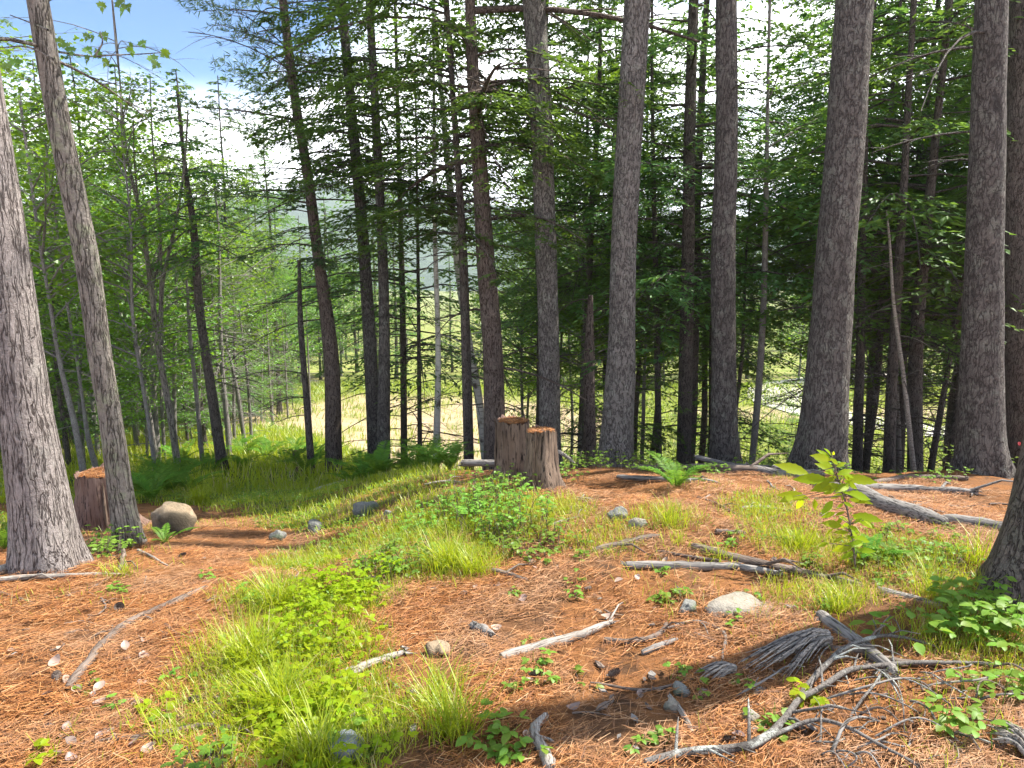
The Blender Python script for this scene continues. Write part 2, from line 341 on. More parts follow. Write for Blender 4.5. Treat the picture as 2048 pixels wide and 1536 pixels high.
def ground_mat():
    m = Mat('forest_floor'); c = m.coord()
    at_ = m.n('ShaderNodeAttribute', attribute_name='mask', attribute_type='GEOMETRY').outputs['Color']
    sep = m.n('ShaderNodeSeparateColor', {0: at_})
    n1 = m.noise(m.scale(c, (1, 2.2, 1)), 70, 5, .7, 1.5); n2 = m.noise(c, 9, 5, .6); n3 = m.noise(c, 2.3, 4); n4 = m.noise(c, 240, 3, .6)
    need = m.mix(m.mr(n1, .3, .72), (.11, .044, .018), (.34, .145, .052))
    need = m.mix(m.mr(n4, .35, .7, 0, .55), need, (.37, .19, .085))
    need = m.mix(m.mr(n2, .52, .66, 0, .75), need, (.085, .05, .033))
    need = m.mix(m.mr(n3, .48, .62, 0, .65), need, (.13, .075, .045)); need = m.mix(m.mr(m.noise(c, 5.5, 5, .6), .56, .66, 0, .7), need, (.06, .04, .028))
    gr = m.mix(m.mr(n1, .3, .7), (.045, .075, .018), (.12, .17, .035)); gr = m.mix(m.mr(n2, .45, .62, 0, .6), gr, (.12, .085, .04))
    fld = m.mix(m.mr(m.noise(c, 1.4, 6, .65), .35, .65), (.12, .16, .03), (.25, .27, .07))
    fld = m.mix(m.mr(m.noise(c, .35, 5), .5, .66, 0, .55), fld, (.30, .23, .12))
    snd = m.mix(m.mr(m.noise(c, 2.1, 6, .7), .3, .7), (.29, .205, .13), (.46, .355, .24)); snd = m.mix(m.mr(m.noise(c, 5, 5), .56, .68, 0, .7), snd, (.26, .25, .09))
    col = m.mix(m.mr(m.math('ADD', sep.outputs[0], m.math('MULTIPLY', m.math('SUBTRACT', n2, .5), .8)), .35, .65), need, gr)
    col = m.mix(sep.outputs[2], col, fld); col = m.mix(sep.outputs[1], col, snd)
    h = m.math('ADD', m.math('MULTIPLY', n1, .6), m.math('ADD', n2, m.math('MULTIPLY', n4, .3)))
    return m.bsdf(col, .95, h, .8, .02, .1)
GROUND_MAT = ground_mat()
go = mb.obj('ground', GROUND_MAT); tag(go, 'orange pine needle forest floor sloping down to a sunlit clearing', 'ground', kind='structure')
mk = np.zeros((nx, ny, 4)); mk[..., 0] = grassmask(X, Y); mk[..., 1] = sandmask(X, Y); mk[..., 2] = sstep(18, 23, Y); mk[..., 3] = 1
go.data.attributes.new('mask', 'FLOAT_COLOR', 'POINT').data.foreach_set('color', mk.reshape(-1))

# gravel road crossing the clearing
def ribbon(name, pts, wd, mat, dz, label):
    P = spl(pts, 60); T = nrm(np.gradient(P, axis=0)); S = np.stack([T[:, 1], -T[:, 0]], 1)
    k = 7; o = np.linspace(-.5, .5, k); XY = P[:, None, :2] + S[:, None] * (o[None, :, None] * wd * (1 + .12 * fbm(np.arange(60) * .3, 0, 0, 3, 2))[:, None, None])
    zz = ground(XY[..., 0], XY[..., 1]) + dz; V = np.dstack([XY, zz]).reshape(-1, 3)
    i, j = np.meshgrid(np.arange(59), np.arange(k - 1), indexing='ij')
    b = MB(); b.add(V, np.stack([i * k + j, i * k + j + 1, (i + 1) * k + j + 1, (i + 1) * k + j], -1).reshape(-1, 4))
    o = b.obj(name, mat); tag(o, label, 'road', kind='structure'); return o
def gravel():
    m = Mat('gravel'); c = m.coord(); n = m.noise(c, 12, 5, .7); k = m.noise(c, 1.2, 4)
    return m.bsdf(m.mix(m.mr(k, .35, .65), m.mix(n, (.34, .33, .32), (.56, .54, .52)), (.42, .38, .32)), .9, n, .5, .02)
ribbon('road', [(60, 27, 0), (34, 28.5, 0), (21, 30, 0), (16, 34, 0), (15, 41, 0), (20, 50, 0), (34, 60, 0)], 3.2, gravel(), .05, 'pale grey gravel road curving across the sunlit clearing')

# far wooded hills
def hills():
    b = MB(); xs = np.linspace(-2600, 2600, 260); us = np.linspace(0, 1, 40)
    ridge = 70 + 55 * fbm(xs / 420.0, 0, 0, 61, 4) * 1.6 + 45 * np.exp(-((xs + 350) / 320) ** 2) + 30 * np.exp(-((xs - 800) / 500) ** 2)
    X, U = np.meshgrid(xs, us, indexing='ij'); Yh = 1000 + 900 * U
    Zh = -50 + (ridge[:, None] + 55) * np.sin(np.clip(U * 1.25, 0, 1) * np.pi / 2) ** 1.3 + 9 * fbm(X / 40, Yh / 40, 0, 66, 3)
    i, j = np.meshgrid(np.arange(259), np.arange(39), indexing='ij')
    b.add(np.stack([X, Yh, Zh], -1), np.stack([i * 40 + j, (i + 1) * 40 + j, (i + 1) * 40 + j + 1, i * 40 + j + 1], -1).reshape(-1, 4))
    m = Mat('wooded_hill'); c = m.coord(); n = m.noise(c, .09, 6, .75); k = m.noise(c, .012, 4)
    col = m.mix(m.mr(n, .35, .65), (.018, .045, .016), (.075, .13, .035)); col = m.mix(m.mr(k, .45, .65, 0, .5), col, (.03, .06, .03))
    o = b.obj('hills', m.bsdf(col, .95, n, 1.0, 6.0)); tag(o, 'distant wooded hills closing the valley', 'hills', kind='structure')
hills()
# ------------------------------------------------------------------ tree builders
def interp_path(P):
    z = P[:, 2]; o = np.argsort(z)
    return lambda h: np.stack([np.interp(h, z[o], P[o, 0]), np.interp(h, z[o], P[o, 1])], -1)
def twigs(mb, rng, pathf, rad, z0, z1, n, L=(.5, 1.4), az=None, r=.009, mi=0, sub=4):
    """bare dead branches standing out of a trunk"""
    for _ in range(n):
        z = rng.uniform(z0, z1); a = rng.uniform(0, 6.283) if az is None else rng.normal(az, .6)
        l = rng.uniform(*L); d = np.array([math.cos(a), math.sin(a), rng.uniform(-.15, .45)])
        xy = pathf(np.array([z]))[0]; p0 = np.array([xy[0], xy[1], z])
        dr = rng.uniform(.1, .6); side = np.array([-d[1], d[0], 0]) * rng.normal(0, .18)
        f = lambda s: p0 + (d * s + side * s * s + np.array([0, 0, -dr]) * s * s) * l
        s = np.linspace(0, 1, 6)[:, None]
        tube(mb, np.vstack([f(q[0]) for q in s]), np.linspace(r, r * .3, 6) * (.6 + l * .5), 4, mi=mi, cap=False)
        for _ in range(sub):
            q = rng.uniform(.3, .95); a2 = a + rng.choice([-1, 1]) * rng.uniform(.5, 1.1)
            p = f(q); d2 = np.array([math.cos(a2), math.sin(a2), rng.uniform(-.4, .25)]); l2 = l * rng.uniform(.15, .4)
            tube(mb, np.vstack([p, p + d2 * l2 * .5, p + d2 * l2 + np.array([0, 0, -.08 * l2])]), np.array([r * .5, r * .35, r * .15]), 3, mi=mi, cap=False)
def conifer_crown(mb, wb, rng, pathf, zc, H, Lmax, nb, m=10, dens=15.0, rise=.22, droop=.5, leaf=(.085, .032), tuft=0, mi=0, wmi=0, sparse=0.0, az=None, prof=.75, zf=8.5):
    lmul = leaf[0]
    hz = np.sort(zc + (H - zc) * rng.random(nb) ** 1.15)
    for z in hz:
        t = (z - zc) / (H - zc); L = Lmax * (min(1.0, .7 + 1.8 * t) * (1 - t) ** prof * rng.uniform(.6, 1.1) + .08)
        a = rng.uniform(0, 6.283) if az is None else az + rng.normal(0, .9)
        if rng.random() < sparse: continue
        xy = pathf(np.array([z]))[0]; p0 = np.array([xy[0], xy[1], z]); d = np.array([math.cos(a), math.sin(a), 0]); sd = np.array([-d[1], d[0], 0])
        cv = rng.normal(0, .12); rs = rise * rng.uniform(.4, 1.5) + .25 * t; dp = droop * rng.uniform(.6, 1.3)
        f = lambda s: p0 + d * (L * s)[:, None] + sd * (cv * L * s * s)[:, None] + np.array([0, 0, 1.0]) * (L * (rs * s - dp * s * s))[:, None]
        s = np.linspace(0, 1, 5); tube(wb, f(s), np.linspace(.005 + .007 * L, .003, 5), 4, mi=wmi, cap=False)
        hi = z > zf; lm = 1.55 if hi else 1.0; J = max(5, int(L * dens * (.45 if hi else 1))); sj = rng.uniform(.12, 1.0, J); side = np.where(np.arange(J) % 2, 1.0, -1.0)
        l = L * (.40 * np.sin(np.clip(sj * 1.05, 0, 1) * np.pi) ** .7 * .9 + .10) * rng.uniform(.6, 1.15, J)
        ang = a + side * rng.uniform(.65, 1.2, J); d2 = np.stack([np.cos(ang), np.sin(ang), rng.normal(-.05, .12, J)], -1)
        b2 = f(sj); u = (np.arange(m) + .5) / m
        if tuft:                                                    # pine: bunches of long needles
            cnt = max(2, m // 3); u = np.linspace(.35, 1.0, cnt)
            C = b2[:, None] + d2[:, None] * (l[:, None] * u)[..., None] + np.array([0, 0, 1.0]) * (.18 * l[:, None] * u ** 2)[..., None]
            C = C.reshape(-1, 3); D = np.repeat(d2, cnt, 0)
            P = np.repeat(C, tuft, 0); DD = nrm(np.repeat(D, tuft, 0) * .7 + rng.normal(0, .55, (len(P), 3)) + np.array([0, 0, .25]))
            leaves(mb, P, DD, rng.normal(0, 1, (len(P), 3)), rng.uniform(.7, 1.2, len(P)) * leaf[0], leaf[1], mi, 0)
            for k in range(0, J, 2):
                tube(wb, np.vstack([b2[k], b2[k] + d2[k] * l[k] * .95 + [0, 0, .16 * l[k]]]), np.array([.005, .002]), 3, mi=wmi, cap=False)
            continue
        C = b2[:, None] + d2[:, None] * (l[:, None] * u)[..., None] - np.array([0, 0, 1.0]) * (.30 * l[:, None] * u ** 2)[..., None]
        tw = np.where(np.arange(m) % 2, 1.0, -1.0)[None, :] * rng.uniform(.5, 1.0, (J, m)); aa = ang[:, None] + tw
        D = np.stack([np.cos(aa), np.sin(aa), rng.normal(-.28, .22, (J, m))], -1)
        sz = np.maximum(leaf[0] * lm, 1.5 * l[:, None] / m) * rng.uniform(.7, 1.3, (J, m))
        N = np.stack([rng.normal(0, .35, (J, m)), rng.normal(0, .35, (J, m)), np.ones((J, m))], -1)
        leaves(mb, C.reshape(-1, 3), D.reshape(-1, 3), N.reshape(-1, 3), sz.ravel(), sz.ravel() * leaf[1] / leaf[0], mi, .1)
def leafy_crown(mb, wb, rng, pathf, zc, H, Lmax, nb, J=14, m=7, leaf=.085, mi=0, wmi=0, up=.55, az=None, spread=.16):
    for z in np.sort(zc + (H - zc) * rng.random(nb)):
        t = (z - zc) / (H - zc); L = Lmax * (np.sin(np.pi * min(1, .25 + .75 * t)) ** .6 * .8 + .25) * rng.uniform(.55, 1.1)
        a = rng.uniform(0, 6.283) if az is None else az + rng.normal(0, .8)
        xy = pathf(np.array([z]))[0]; p0 = np.array([xy[0], xy[1], z]); u_ = up * rng.uniform(.4, 1.4) + .4 * t
        d = np.array([math.cos(a), math.sin(a), 0]); sd = np.array([-d[1], d[0], 0]); cv = rng.normal(0, .2)
        f = lambda s: p0 + d * (L * s)[:, None] + sd * (cv * L * s * s)[:, None] + np.array([0, 0, 1.0]) * (L * (u_ * s - .3 * u_ * s * s))[:, None]
        s = np.linspace(0, 1, 5); tube(wb, f(s), np.linspace(.006 + .008 * L, .003, 5), 4, mi=wmi, cap=False)
        sj = rng.uniform(.2, 1.0, J); ang = a + rng.choice([-1, 1], J) * rng.uniform(.3, 1.3, J); l = L * rng.uniform(.15, .45, J)
        d2 = np.stack([np.cos(ang), np.sin(ang), rng.normal(.15, .2, J)], -1); b2 = f(sj)
        for k in range(0, J, 2): tube(wb, np.vstack([b2[k], b2[k] + d2[k] * l[k]]), np.array([.004, .002]), 3, mi=wmi, cap=False)
        u = rng.uniform(.2, 1.1, (J, m)); C = b2[:, None] + d2[:, None] * (l[:, None] * u)[..., None] + rng.normal(0, 1, (J, m, 3)) * np.array([spread, spread, spread * .3])
        C = C.reshape(-1, 3); K = len(C)
        D = np.stack([rng.normal(0, 1, K), rng.normal(0, 1, K), rng.normal(-.35, .3, K)], -1); N = np.stack([rng.normal(0, .45, K), rng.normal(0, .45, K), np.ones(K)], -1)
        sz = leaf * rng.uniform(.65, 1.25, K); leaves(mb, C, D, N, sz, sz * .82, mi, .1)

def variant(name, kind, seed, bark_m, **k):
    """a whole tree (trunk with limbs + crown) standing at the origin"""
    rng = np.random.default_rng(seed); root = empty(name); H = k['H']; r = k['r']
    z = np.linspace(-.3, H, 16); wob = k.get('wob', .12)
    P = np.stack([wob * fbm(z * .22, 0, 0, seed, 2) * 2, wob * fbm(z * .22, 9, 0, seed, 2) * 2, z], -1); P[:, :2] -= P[1, :2]
    tb, cb = MB(), MB(); pf = interp_path(P)
    tube(tb, P, r * (1 - .88 * np.clip(z / H, 0, 1)) + .008, 8, .10, 5, seed, flare=.5, cap=False)
    if k.get('dead', 0): twigs(tb, rng, pf, r, k.get('dz', (.5, k['zc'] + 1.0))[0], k.get('dz', (.5, k['zc'] + 1.0))[1], k['dead'], k.get('dl', (.5, 1.5)))
    if kind == 'hemlock': conifer_crown(cb, tb, rng, pf, k['zc'], H, k['L'], k['nb'], k.get('m', 10), k.get('dens', 13), leaf=k.get('leaf', (.085, .032)), droop=k.get('droop', .5))
    elif kind == 'pine': conifer_crown(cb, tb, rng, pf, k['zc'], H, k['L'], k['nb'], k.get('m', 9), k.get('dens', 6), rise=.3, droop=.15, leaf=(.11, .012), tuft=7)
    else: leafy_crown(cb, tb, rng, pf, k['zc'], H, k['L'], k['nb'], k.get('J', 14), k.get('m', 7), k.get('leafs', .085))
    tb.obj('trunk', bark_m, root); cb.obj('crown', k['fol'], root)
    return root
PROTO_USED = set()
def top_limit(x, y):
    """tallest tree that keeps the opening of sky over the grassy edge and over the road free"""
    px = 1024 + FPX * x / y
    py = np.interp(px, [-400, 40, 110, 200, 300, 420, 560, 680, 760, 830, 880, 1460, 1500, 1600, 1640], [-900, -500, 60, 180, 200, 170, 170, 130, 20, -300, -900, -900, 330, 330, -900])
    return EYE[2] + y * (507 - py) / FPX - float(ground(x, y))
def place(v, x, y, s=1.0, rz=0.0, label=None, cat='tree', group=None, sink=.05, tilt=0.0):
    if v.name in PROTO_USED: o = copy_tree(v)
    else: PROTO_USED.add(v.name); o = v
    hv = max(c[2] for c in o.children[0].bound_box); s = min(s, max(.3, top_limit(x, y) / hv) * RG.uniform(.85, 1.08))
    o.location = (x, y, float(ground(x, y)) - sink); o.rotation_euler = (tilt, 0, rz); o.scale = (s, s, s)
    tag(o, label, cat, group); return o

def main_trunk(name, Yd, pts, wpx, H, bark_m, label, n=20, flare=.35, rough=.05, lobes=5, fine=.10, seed=1, flh=.18, rmin=.035):
    """a trunk whose axis passes the given sight points at distance Yd; returns (root, local path)"""
    P = np.array([at(a, b, Yd) for a, b in pts]); fw = np.array([0, math.cos(PITCH), -math.sin(PITCH)])
    rad = np.array(wpx) / 2 * ((P - EYE) @ fw) / FPX
    g = float(ground(P[0, 0], P[0, 1])) - .12; d = nrm((P[0] - P[1])[None])[0]
    if P[0, 2] > g:
        s = (P[0, 2] - g) / max(-d[2], .3); P = np.vstack([P[0] + d * s, P]); rad = np.concatenate([[rad[0]], rad])
    base = P[0].copy()
    if H > 0:
        d = nrm((P[-1] - P[-2])[None])[0]; top = P[-1]; dz = base[2] + H - top[2]
        if dz > .5:
            m1 = top + d * (dz * .35 / d[2]); m2 = m1 + np.array([d[0] * .5, d[1] * .5, d[2]]) * (dz * .65 / d[2])
            P = np.vstack([P, m1, m2]); rad = np.concatenate([rad, [max(rad[-1] * .8, .02), max(rad[-1] * .3, .012)]])
    P = P - base; tot = P[-1, 2]; k = max(14, int(min(tot, 8) / fine))
    Q = spl(P, k); zc = np.concatenate([[0], np.cumsum(np.linalg.norm(np.diff(P, axis=0), axis=1))])
    zq = np.concatenate([[0], np.cumsum(np.linalg.norm(np.diff(Q, axis=0), axis=1))])
    rq = np.interp(zq / zq[-1], zc / zc[-1], rad)
    Q[:, 1] += .05 * fbm(Q[:, 2] * .5, 3, 0, seed, 2)
    root = empty(name, base); tag(root, label, 'tree'); tb = MB()
    tube(tb, Q, rq, n, rough, 5, seed, flare=flare, flh=flh, lobes=lobes)
    return root, Q, rq, tb, bark_m

# ------------------------------------------------------------------ the trees one can tell apart
RG = np.random.default_rng(7)
def finish(t, twig=None, crown=None, fol=None, seed=0):
    root, Q, rq, tb, bm = t; rng = np.random.default_rng(seed + 100); pf = interp_path(Q)
    limbs = []
    for tw in (twig or []):
        if root.location.y > 9.7: twigs(tb, rng, pf, .1, **tw); continue
        for _ in range(tw['n']): lb = MB(); twigs(lb, rng, pf, .1, **{**tw, 'n': 1}); limbs.append((lb, 'branch_stub' if tw.get('sub') == 0 else 'dead_branch'))
    if crown:
        cb = MB()
        for kind, kw in crown:
            (conifer_crown if kind == 'c' else leafy_crown)(cb, tb, rng, pf, **kw)
        cb.obj('crown', fol or [PINE], root)
    tr = tb.obj('trunk', bm, root)
    for lb, nm in limbs: lb.obj(nm, bm, tr)
    return root
TOPPINE = lambda zc, H, L=1.6, nb=26: ('c', dict(zc=zc, H=H, Lmax=L, nb=nb, m=9, dens=5, rise=.3, droop=.15, leaf=(.13, .016), tuft=6))
# near pines with bare boles
finish(main_trunk('pine_tree', gi(97, 1146)[1] + .12, [(97, 1150), (78, 1013), (51, 842), (2, 500), (-26, 300)], [122, 108, 96, 92, 86], 15, BARK_LIT,
       'stout lit pine with furrowed pinkish grey bark beside the rotten stump', 40, .5, .05, 4, .05, 3), crown=[TOPPINE(10, 15, 1.4, 18)], seed=1)
tB = main_trunk('maple_tree', gi(258, 1096)[1] + .06, [(258, 1100), (244, 1013), (220, 842), (205, 760), (166, 500), (118, 250), (76, 0)], [56, 48, 42, 43, 45, 42, 40], 12, BARK_MAPLE,
       'leaning maple with shaggy lichened bark rising past the rotten stump', 28, .55, .08, 5, .06, 5, .12)
rootB = finish(tB, twig=[dict(z0=3.0, z1=5.2, n=9, L=(.5, 1.3), az=3.0, r=.011)], crown=[('l', dict(zc=6.5, H=11.5, Lmax=1.9, nb=16, J=12, m=6))], fol=[MAPLE], seed=2)
N_ = finish(main_trunk('pine_tree', 8.8, [(1100, 890), (1098, 700), (1092, 500), (1083, 250), (1068, 0)], [44, 42, 42, 44, 46], 18, BARK_PALE,
       'straight grey pine standing directly behind the two sawn stumps', 28, .6, .08, 6, .07, 11), twig=[dict(z0=1.0, z1=6.0, n=7, L=(.05, .16), sub=0, r=.03), dict(z0=4.2, z1=6.0, n=4, L=(.1, .3), sub=0, r=.02)], crown=[TOPPINE(11, 17)], seed=3)
finish(main_trunk('pine_tree', 7.9, [(1232, 915), (1243, 700), (1247, 500), (1260, 250), (1275, 0)], [66, 55, 50, 52, 53], 18, BARK_PALE,
       'pale grey pine with dark knots between the straight pine and the broken snag', 32, .6, .08, 5, .06, 13), twig=[dict(z0=1.0, z1=6.0, n=7, L=(.05, .16), sub=0, r=.03), dict(z0=4.4, z1=5.5, n=3, L=(.1, .3), sub=0, r=.02)], crown=[TOPPINE(11, 17)], seed=4)
finish(main_trunk('pine_tree', 8.1, [(1450, 930), (1447, 700), (1446, 500), (1454, 250), (1453, 0)], [54, 48, 47, 43, 41], 18, BARK_PINE,
       'dark pine with a strip of split bark standing behind the thin fallen log', 28, .6, .08, 6, .06, 17), twig=[dict(z0=1.0, z1=6.0, n=7, L=(.05, .16), sub=0, r=.03), dict(z0=3.2, z1=6.5, n=7, L=(.4, 1.2), az=.2, r=.012)], crown=[TOPPINE(11, 17)], seed=5)
finish(main_trunk('pine_tree', 7.2, [(1640, 940), (1655, 750), (1672, 500), (1693, 250), (1709, 0)], [100, 80, 74, 73, 72], 19, BARK_PINE,
       'thick dark pine leaning behind the glowing yellow green sapling', 36, .65, .08, 5, .06, 19), twig=[dict(z0=1.0, z1=6.0, n=7, L=(.05, .16), sub=0, r=.03), dict(z0=3.0, z1=5.5, n=4, L=(.15, .5), sub=1)], crown=[TOPPINE(12, 18)], seed=6)
finish(main_trunk('pine_tree', 6.9, [(1962, 950), (1966, 700), (1970, 500), (1975, 250), (1983, 0)], [92, 74, 66, 62, 58], 18, BARK_PINE,
       'tall dark pine with twigs at the far end of the grey fallen log', 32, .65, .08, 6, .06, 23), twig=[dict(z0=1.0, z1=6.0, n=7, L=(.05, .16), sub=0, r=.03), dict(z0=2.4, z1=5.5, n=10, L=(.5, 1.5), az=3.2, r=.012)], crown=[TOPPINE(12, 17)], seed=7)
finish(main_trunk('pine_tree', 8.3, [(2052, 940), (2038, 600), (2040, 300), (2052, 0)], [70, 62, 58, 52], 18, BARK_DARK,
       'shaded pine trunk half hidden behind the tall twiggy pine', 24, .3, .05, 5, .08, 29), twig=[dict(z0=2.5, z1=5.5, n=6, L=(.5, 1.3), az=3.0)], crown=[TOPPINE(12, 17)], seed=8)
finish(main_trunk('oak_tree', 3.35, [(2076, 1240), (2092, 1100), (2118, 950), (2172, 700)], [180, 158, 142, 132], 12, BARK_DARK,
       'dark flared trunk base rising behind the leafy weeds', 40, .95, .10, 4, .05, 31, .25), crown=[('l', dict(zc=8, H=12, Lmax=1.9, nb=14, J=9, m=5))], fol=[MAPLE], seed=9)  # crown is out of view, its boughs thickened to dapple the ground
# mid distance trees
finish(main_trunk('hemlock_tree', 8.9, [(990, 930), (985, 700), (970, 500), (957, 300), (945, 130), (940, 0)], [44, 40, 36, 31, 24, 20], 15, BARK_RED,
       'reddish brown hemlock with forked limbs rising behind the tall stump', 24, .25, .06, 5, .08, 37),
       twig=[dict(z0=1.5, z1=5, n=12, L=(.5, 1.6), r=.013), dict(z0=3.6, z1=6, n=6, L=(1.6, 2.6), r=.024, sub=6)], crown=[('c', dict(zc=3.8, H=14, Lmax=2.1, nb=84, m=13))], fol=[HEM], seed=10)
finish(main_trunk('hemlock_tree', 9.2, [(938, 930), (932, 700), (925, 480), (910, 250)], [21, 19, 17, 12], 11, BARK_DARK,
       'slim dark hemlock standing over the grey log end beside the stumps', 14, .25, .06, 5, .1, 41), twig=[dict(z0=1, z1=4, n=14, L=(.4, 1.2))], crown=[('c', dict(zc=2.8, H=10.5, Lmax=2.0, nb=76, m=13))], fol=[HEM], seed=11)
finish(main_trunk('birch_tree', 11.5, [(873, 905), (876, 700), (870, 480), (868, 200)], [15, 11, 9, 6], 12, BIRCH,
       'thin white birch pole rising out of the ferns', 10, .2, .05, 3, .12, 43), twig=[dict(z0=2, z1=6, n=8, L=(.3, .9))], crown=[('l', dict(zc=6, H=11, Lmax=1.4, nb=12))], fol=[MAPLE], seed=12)
finish(main_trunk('birch_tree', 12.5, [(968, 900), (955, 780), (940, 700), (915, 520), (896, 330), (880, 150)], [15, 16, 15, 16, 13, 9], 13, BIRCH,
       'crooked leaning birch with peeling black and white bark', 12, .2, .08, 3, .12, 47), twig=[dict(z0=2, z1=6, n=8, L=(.3, 1.0))], crown=[('l', dict(zc=6.5, H=12, Lmax=1.6, nb=14))], fol=[MAPLE], seed=13)
finish(main_trunk('broken_snag', 9.6, [(1180, 905), (1178, 720), (1181, 590)], [27, 22, 9], 0, BARK_RED,
       'broken brown snag with a splintered top between two grey pines', 14, .25, .12, 4, .08, 53), twig=[dict(z0=.6, z1=3, n=9, L=(.4, 1.1))], seed=14)
finish(main_trunk('hemlock_tree', 11.0, [(1368, 905), (1374, 600), (1381, 200), (1388, 0)], [29, 27, 23, 20], 16, BARK_DARK,
       'dark hemlock with many drooping boughs behind the pale knotted pine', 16, .25, .06, 5, .1, 59), twig=[dict(z0=.8, z1=4, n=22, L=(.6, 1.8))], crown=[('c', dict(zc=2.8, H=15, Lmax=2.6, nb=90, m=13))], fol=[HEM_B], seed=15)
finish(main_trunk('hemlock_tree', 12.0, [(1318, 905), (1312, 600), (1308, 400)], [13, 12, 9], 9, BARK_DARK,
       'pole thin hemlock close beside the pale knotted pine', 10, .2, .06, 5, .12, 61), twig=[dict(z0=.8, z1=4, n=14, L=(.4, 1.2))], crown=[('c', dict(zc=3.0, H=9, Lmax=1.6, nb=44, m=9))], fol=[HEM], seed=16)
finish(main_trunk('ash_tree', 10.5, [(1505, 925), (1524, 700), (1531, 400), (1536, 180)], [13, 13, 10, 6], 10, BARK_GREY,
       'slender grey pole tree with thin leaves between the two dark pines', 10, .2, .06, 5, .12, 67), twig=[dict(z0=2, z1=5, n=8, L=(.3, .9))], crown=[('l', dict(zc=4.6, H=9.5, Lmax=1.5, nb=12))], fol=[MAPLE], seed=17)
for Yd, pts, w, H, lb, sd in ((10.2, [(1713, 945), (1722, 700), (1726, 480)], [20, 17, 13], 10, 'dark hemlock pole just behind the thick leaning pine', 71),
                              (9.4, [(1779, 950), (1786, 750), (1800, 500), (1812, 300)], [24, 20, 17, 13], 11, 'dark hemlock with dead lower twigs beside the bleached leaning pole', 73),
                              (9.8, [(1828, 950), (1833, 700), (1850, 480), (1868, 300)], [29, 26, 21, 15], 12, 'sturdy dark hemlock that the bleached pole rests against', 79),
                              (12.0, [(1862, 945), (1876, 850), (1902, 700)], [13, 12, 9], 8, 'thin curved young hemlock beside the tall twiggy pine', 83),
                              (12.5, [(1895, 945), (1908, 850), (1925, 700)], [12, 10, 8], 8, 'thin straight young hemlock hard by the tall twiggy pine', 84),
                              (13.0, [(808, 900), (805, 600), (800, 400)], [14, 12, 10], 10, 'dark hemlock pole behind the fern bank', 89),
                              (12.6, [(840, 905), (838, 700)], [10, 8], 7, 'thin dark hemlock beside the white birch pole', 97)):
    finish(main_trunk('hemlock_tree', Yd, pts, w, H, BARK_DARK, lb, 12, .25, .06, 5, .1, sd), twig=[dict(z0=.5, z1=3.6, n=40, L=(.5, 1.8))],
           crown=[('c', dict(zc=2.3, H=H * .96, Lmax=1.9 + .03 * H, nb=int(4.4 * H), m=9, sparse=.1))], fol=[HEM], seed=sd)
finish(main_trunk('dead_pole', 8.9, [(1828, 955), (1806, 750), (1786, 600), (1777, 470), (1772, 420)], [11, 9, 7, 5, 3], 0, WOOD_PALE,
       'bleached dead pole leaning against the sturdy dark hemlock', 8, .1, .05, 3, .1, 101), twig=[dict(z0=1.2, z1=3, n=6, L=(.15, .5), r=.005, sub=1)], seed=18)
# the thin pine against the blue sky
finish(main_trunk('pine_tree', 11.0, [(668, 930), (661, 700), (640, 540), (612, 330), (590, 200), (565, 0)], [34, 30, 23, 20, 18, 16], 11, BARK_RED,
       'twin stemmed thin crowned pine with open boughs against the blue sky', 18, .3, .06, 5, .09, 103),
       twig=[dict(z0=2, z1=7, n=34, L=(.5, 1.7), r=.008, sub=6), dict(z0=5.2, z1=7, n=14, L=(.3, .9), r=.006, sub=7)],
       crown=[('c', dict(zc=4.1, H=9.5, Lmax=2.4, nb=30, m=9, dens=8, rise=.12, droop=.12, leaf=(.12, .014), tuft=8, az=3.0, prof=.4)),
              ('c', dict(zc=3.2, H=6, Lmax=1.1, nb=16, m=8)), ('c', dict(zc=5, H=9.5, Lmax=1.5, nb=9, m=9, dens=8, rise=.2, droop=.1, leaf=(.12, .014), tuft=7, mi=0))], fol=[PINE], seed=19)
finish(main_trunk('pine_tree', 10.9, [(622, 930), (613, 800), (601, 640), (598, 520)], [15, 13, 11, 6], 0, BARK_DARK,
       'short dark dead stem beside the thin crowned pine', 10, .2, .06, 4, .1, 107), twig=[dict(z0=1.0, z1=3, n=14, L=(.4, 1.2))], seed=20)
finish(main_trunk('pine_tree', 11.4, [(750, 905), (740, 700), (724, 450), (701, 200), (684, 0)], [30, 26, 23, 20, 18], 15, BARK_PINE,
       'dark leaning pine with hanging boughs behind the fern bank', 16, .3, .06, 5, .1, 109), twig=[dict(z0=2, z1=7, n=16, L=(.4, 1.4))],
       crown=[('c', dict(zc=4.6, H=15, Lmax=1.7, nb=80, m=13)), ('c', dict(zc=3.0, H=8, Lmax=1.2, nb=30, m=9))], fol=[HEM_B], seed=21)
finish(main_trunk('pine_tree', 10.6, [(768, 900), (765, 500), (752, 250), (738, 0)], [27, 20, 17, 15], 15, BARK_PINE,
       'straight grey pine touching the dark leaning pine above the fern bank', 16, .3, .06, 5, .1, 113), twig=[dict(z0=2, z1=7, n=10, L=(.3, 1.0))],
       crown=[('c', dict(zc=4.0, H=14, Lmax=1.9, nb=90, m=13))], fol=[HEM], seed=22)
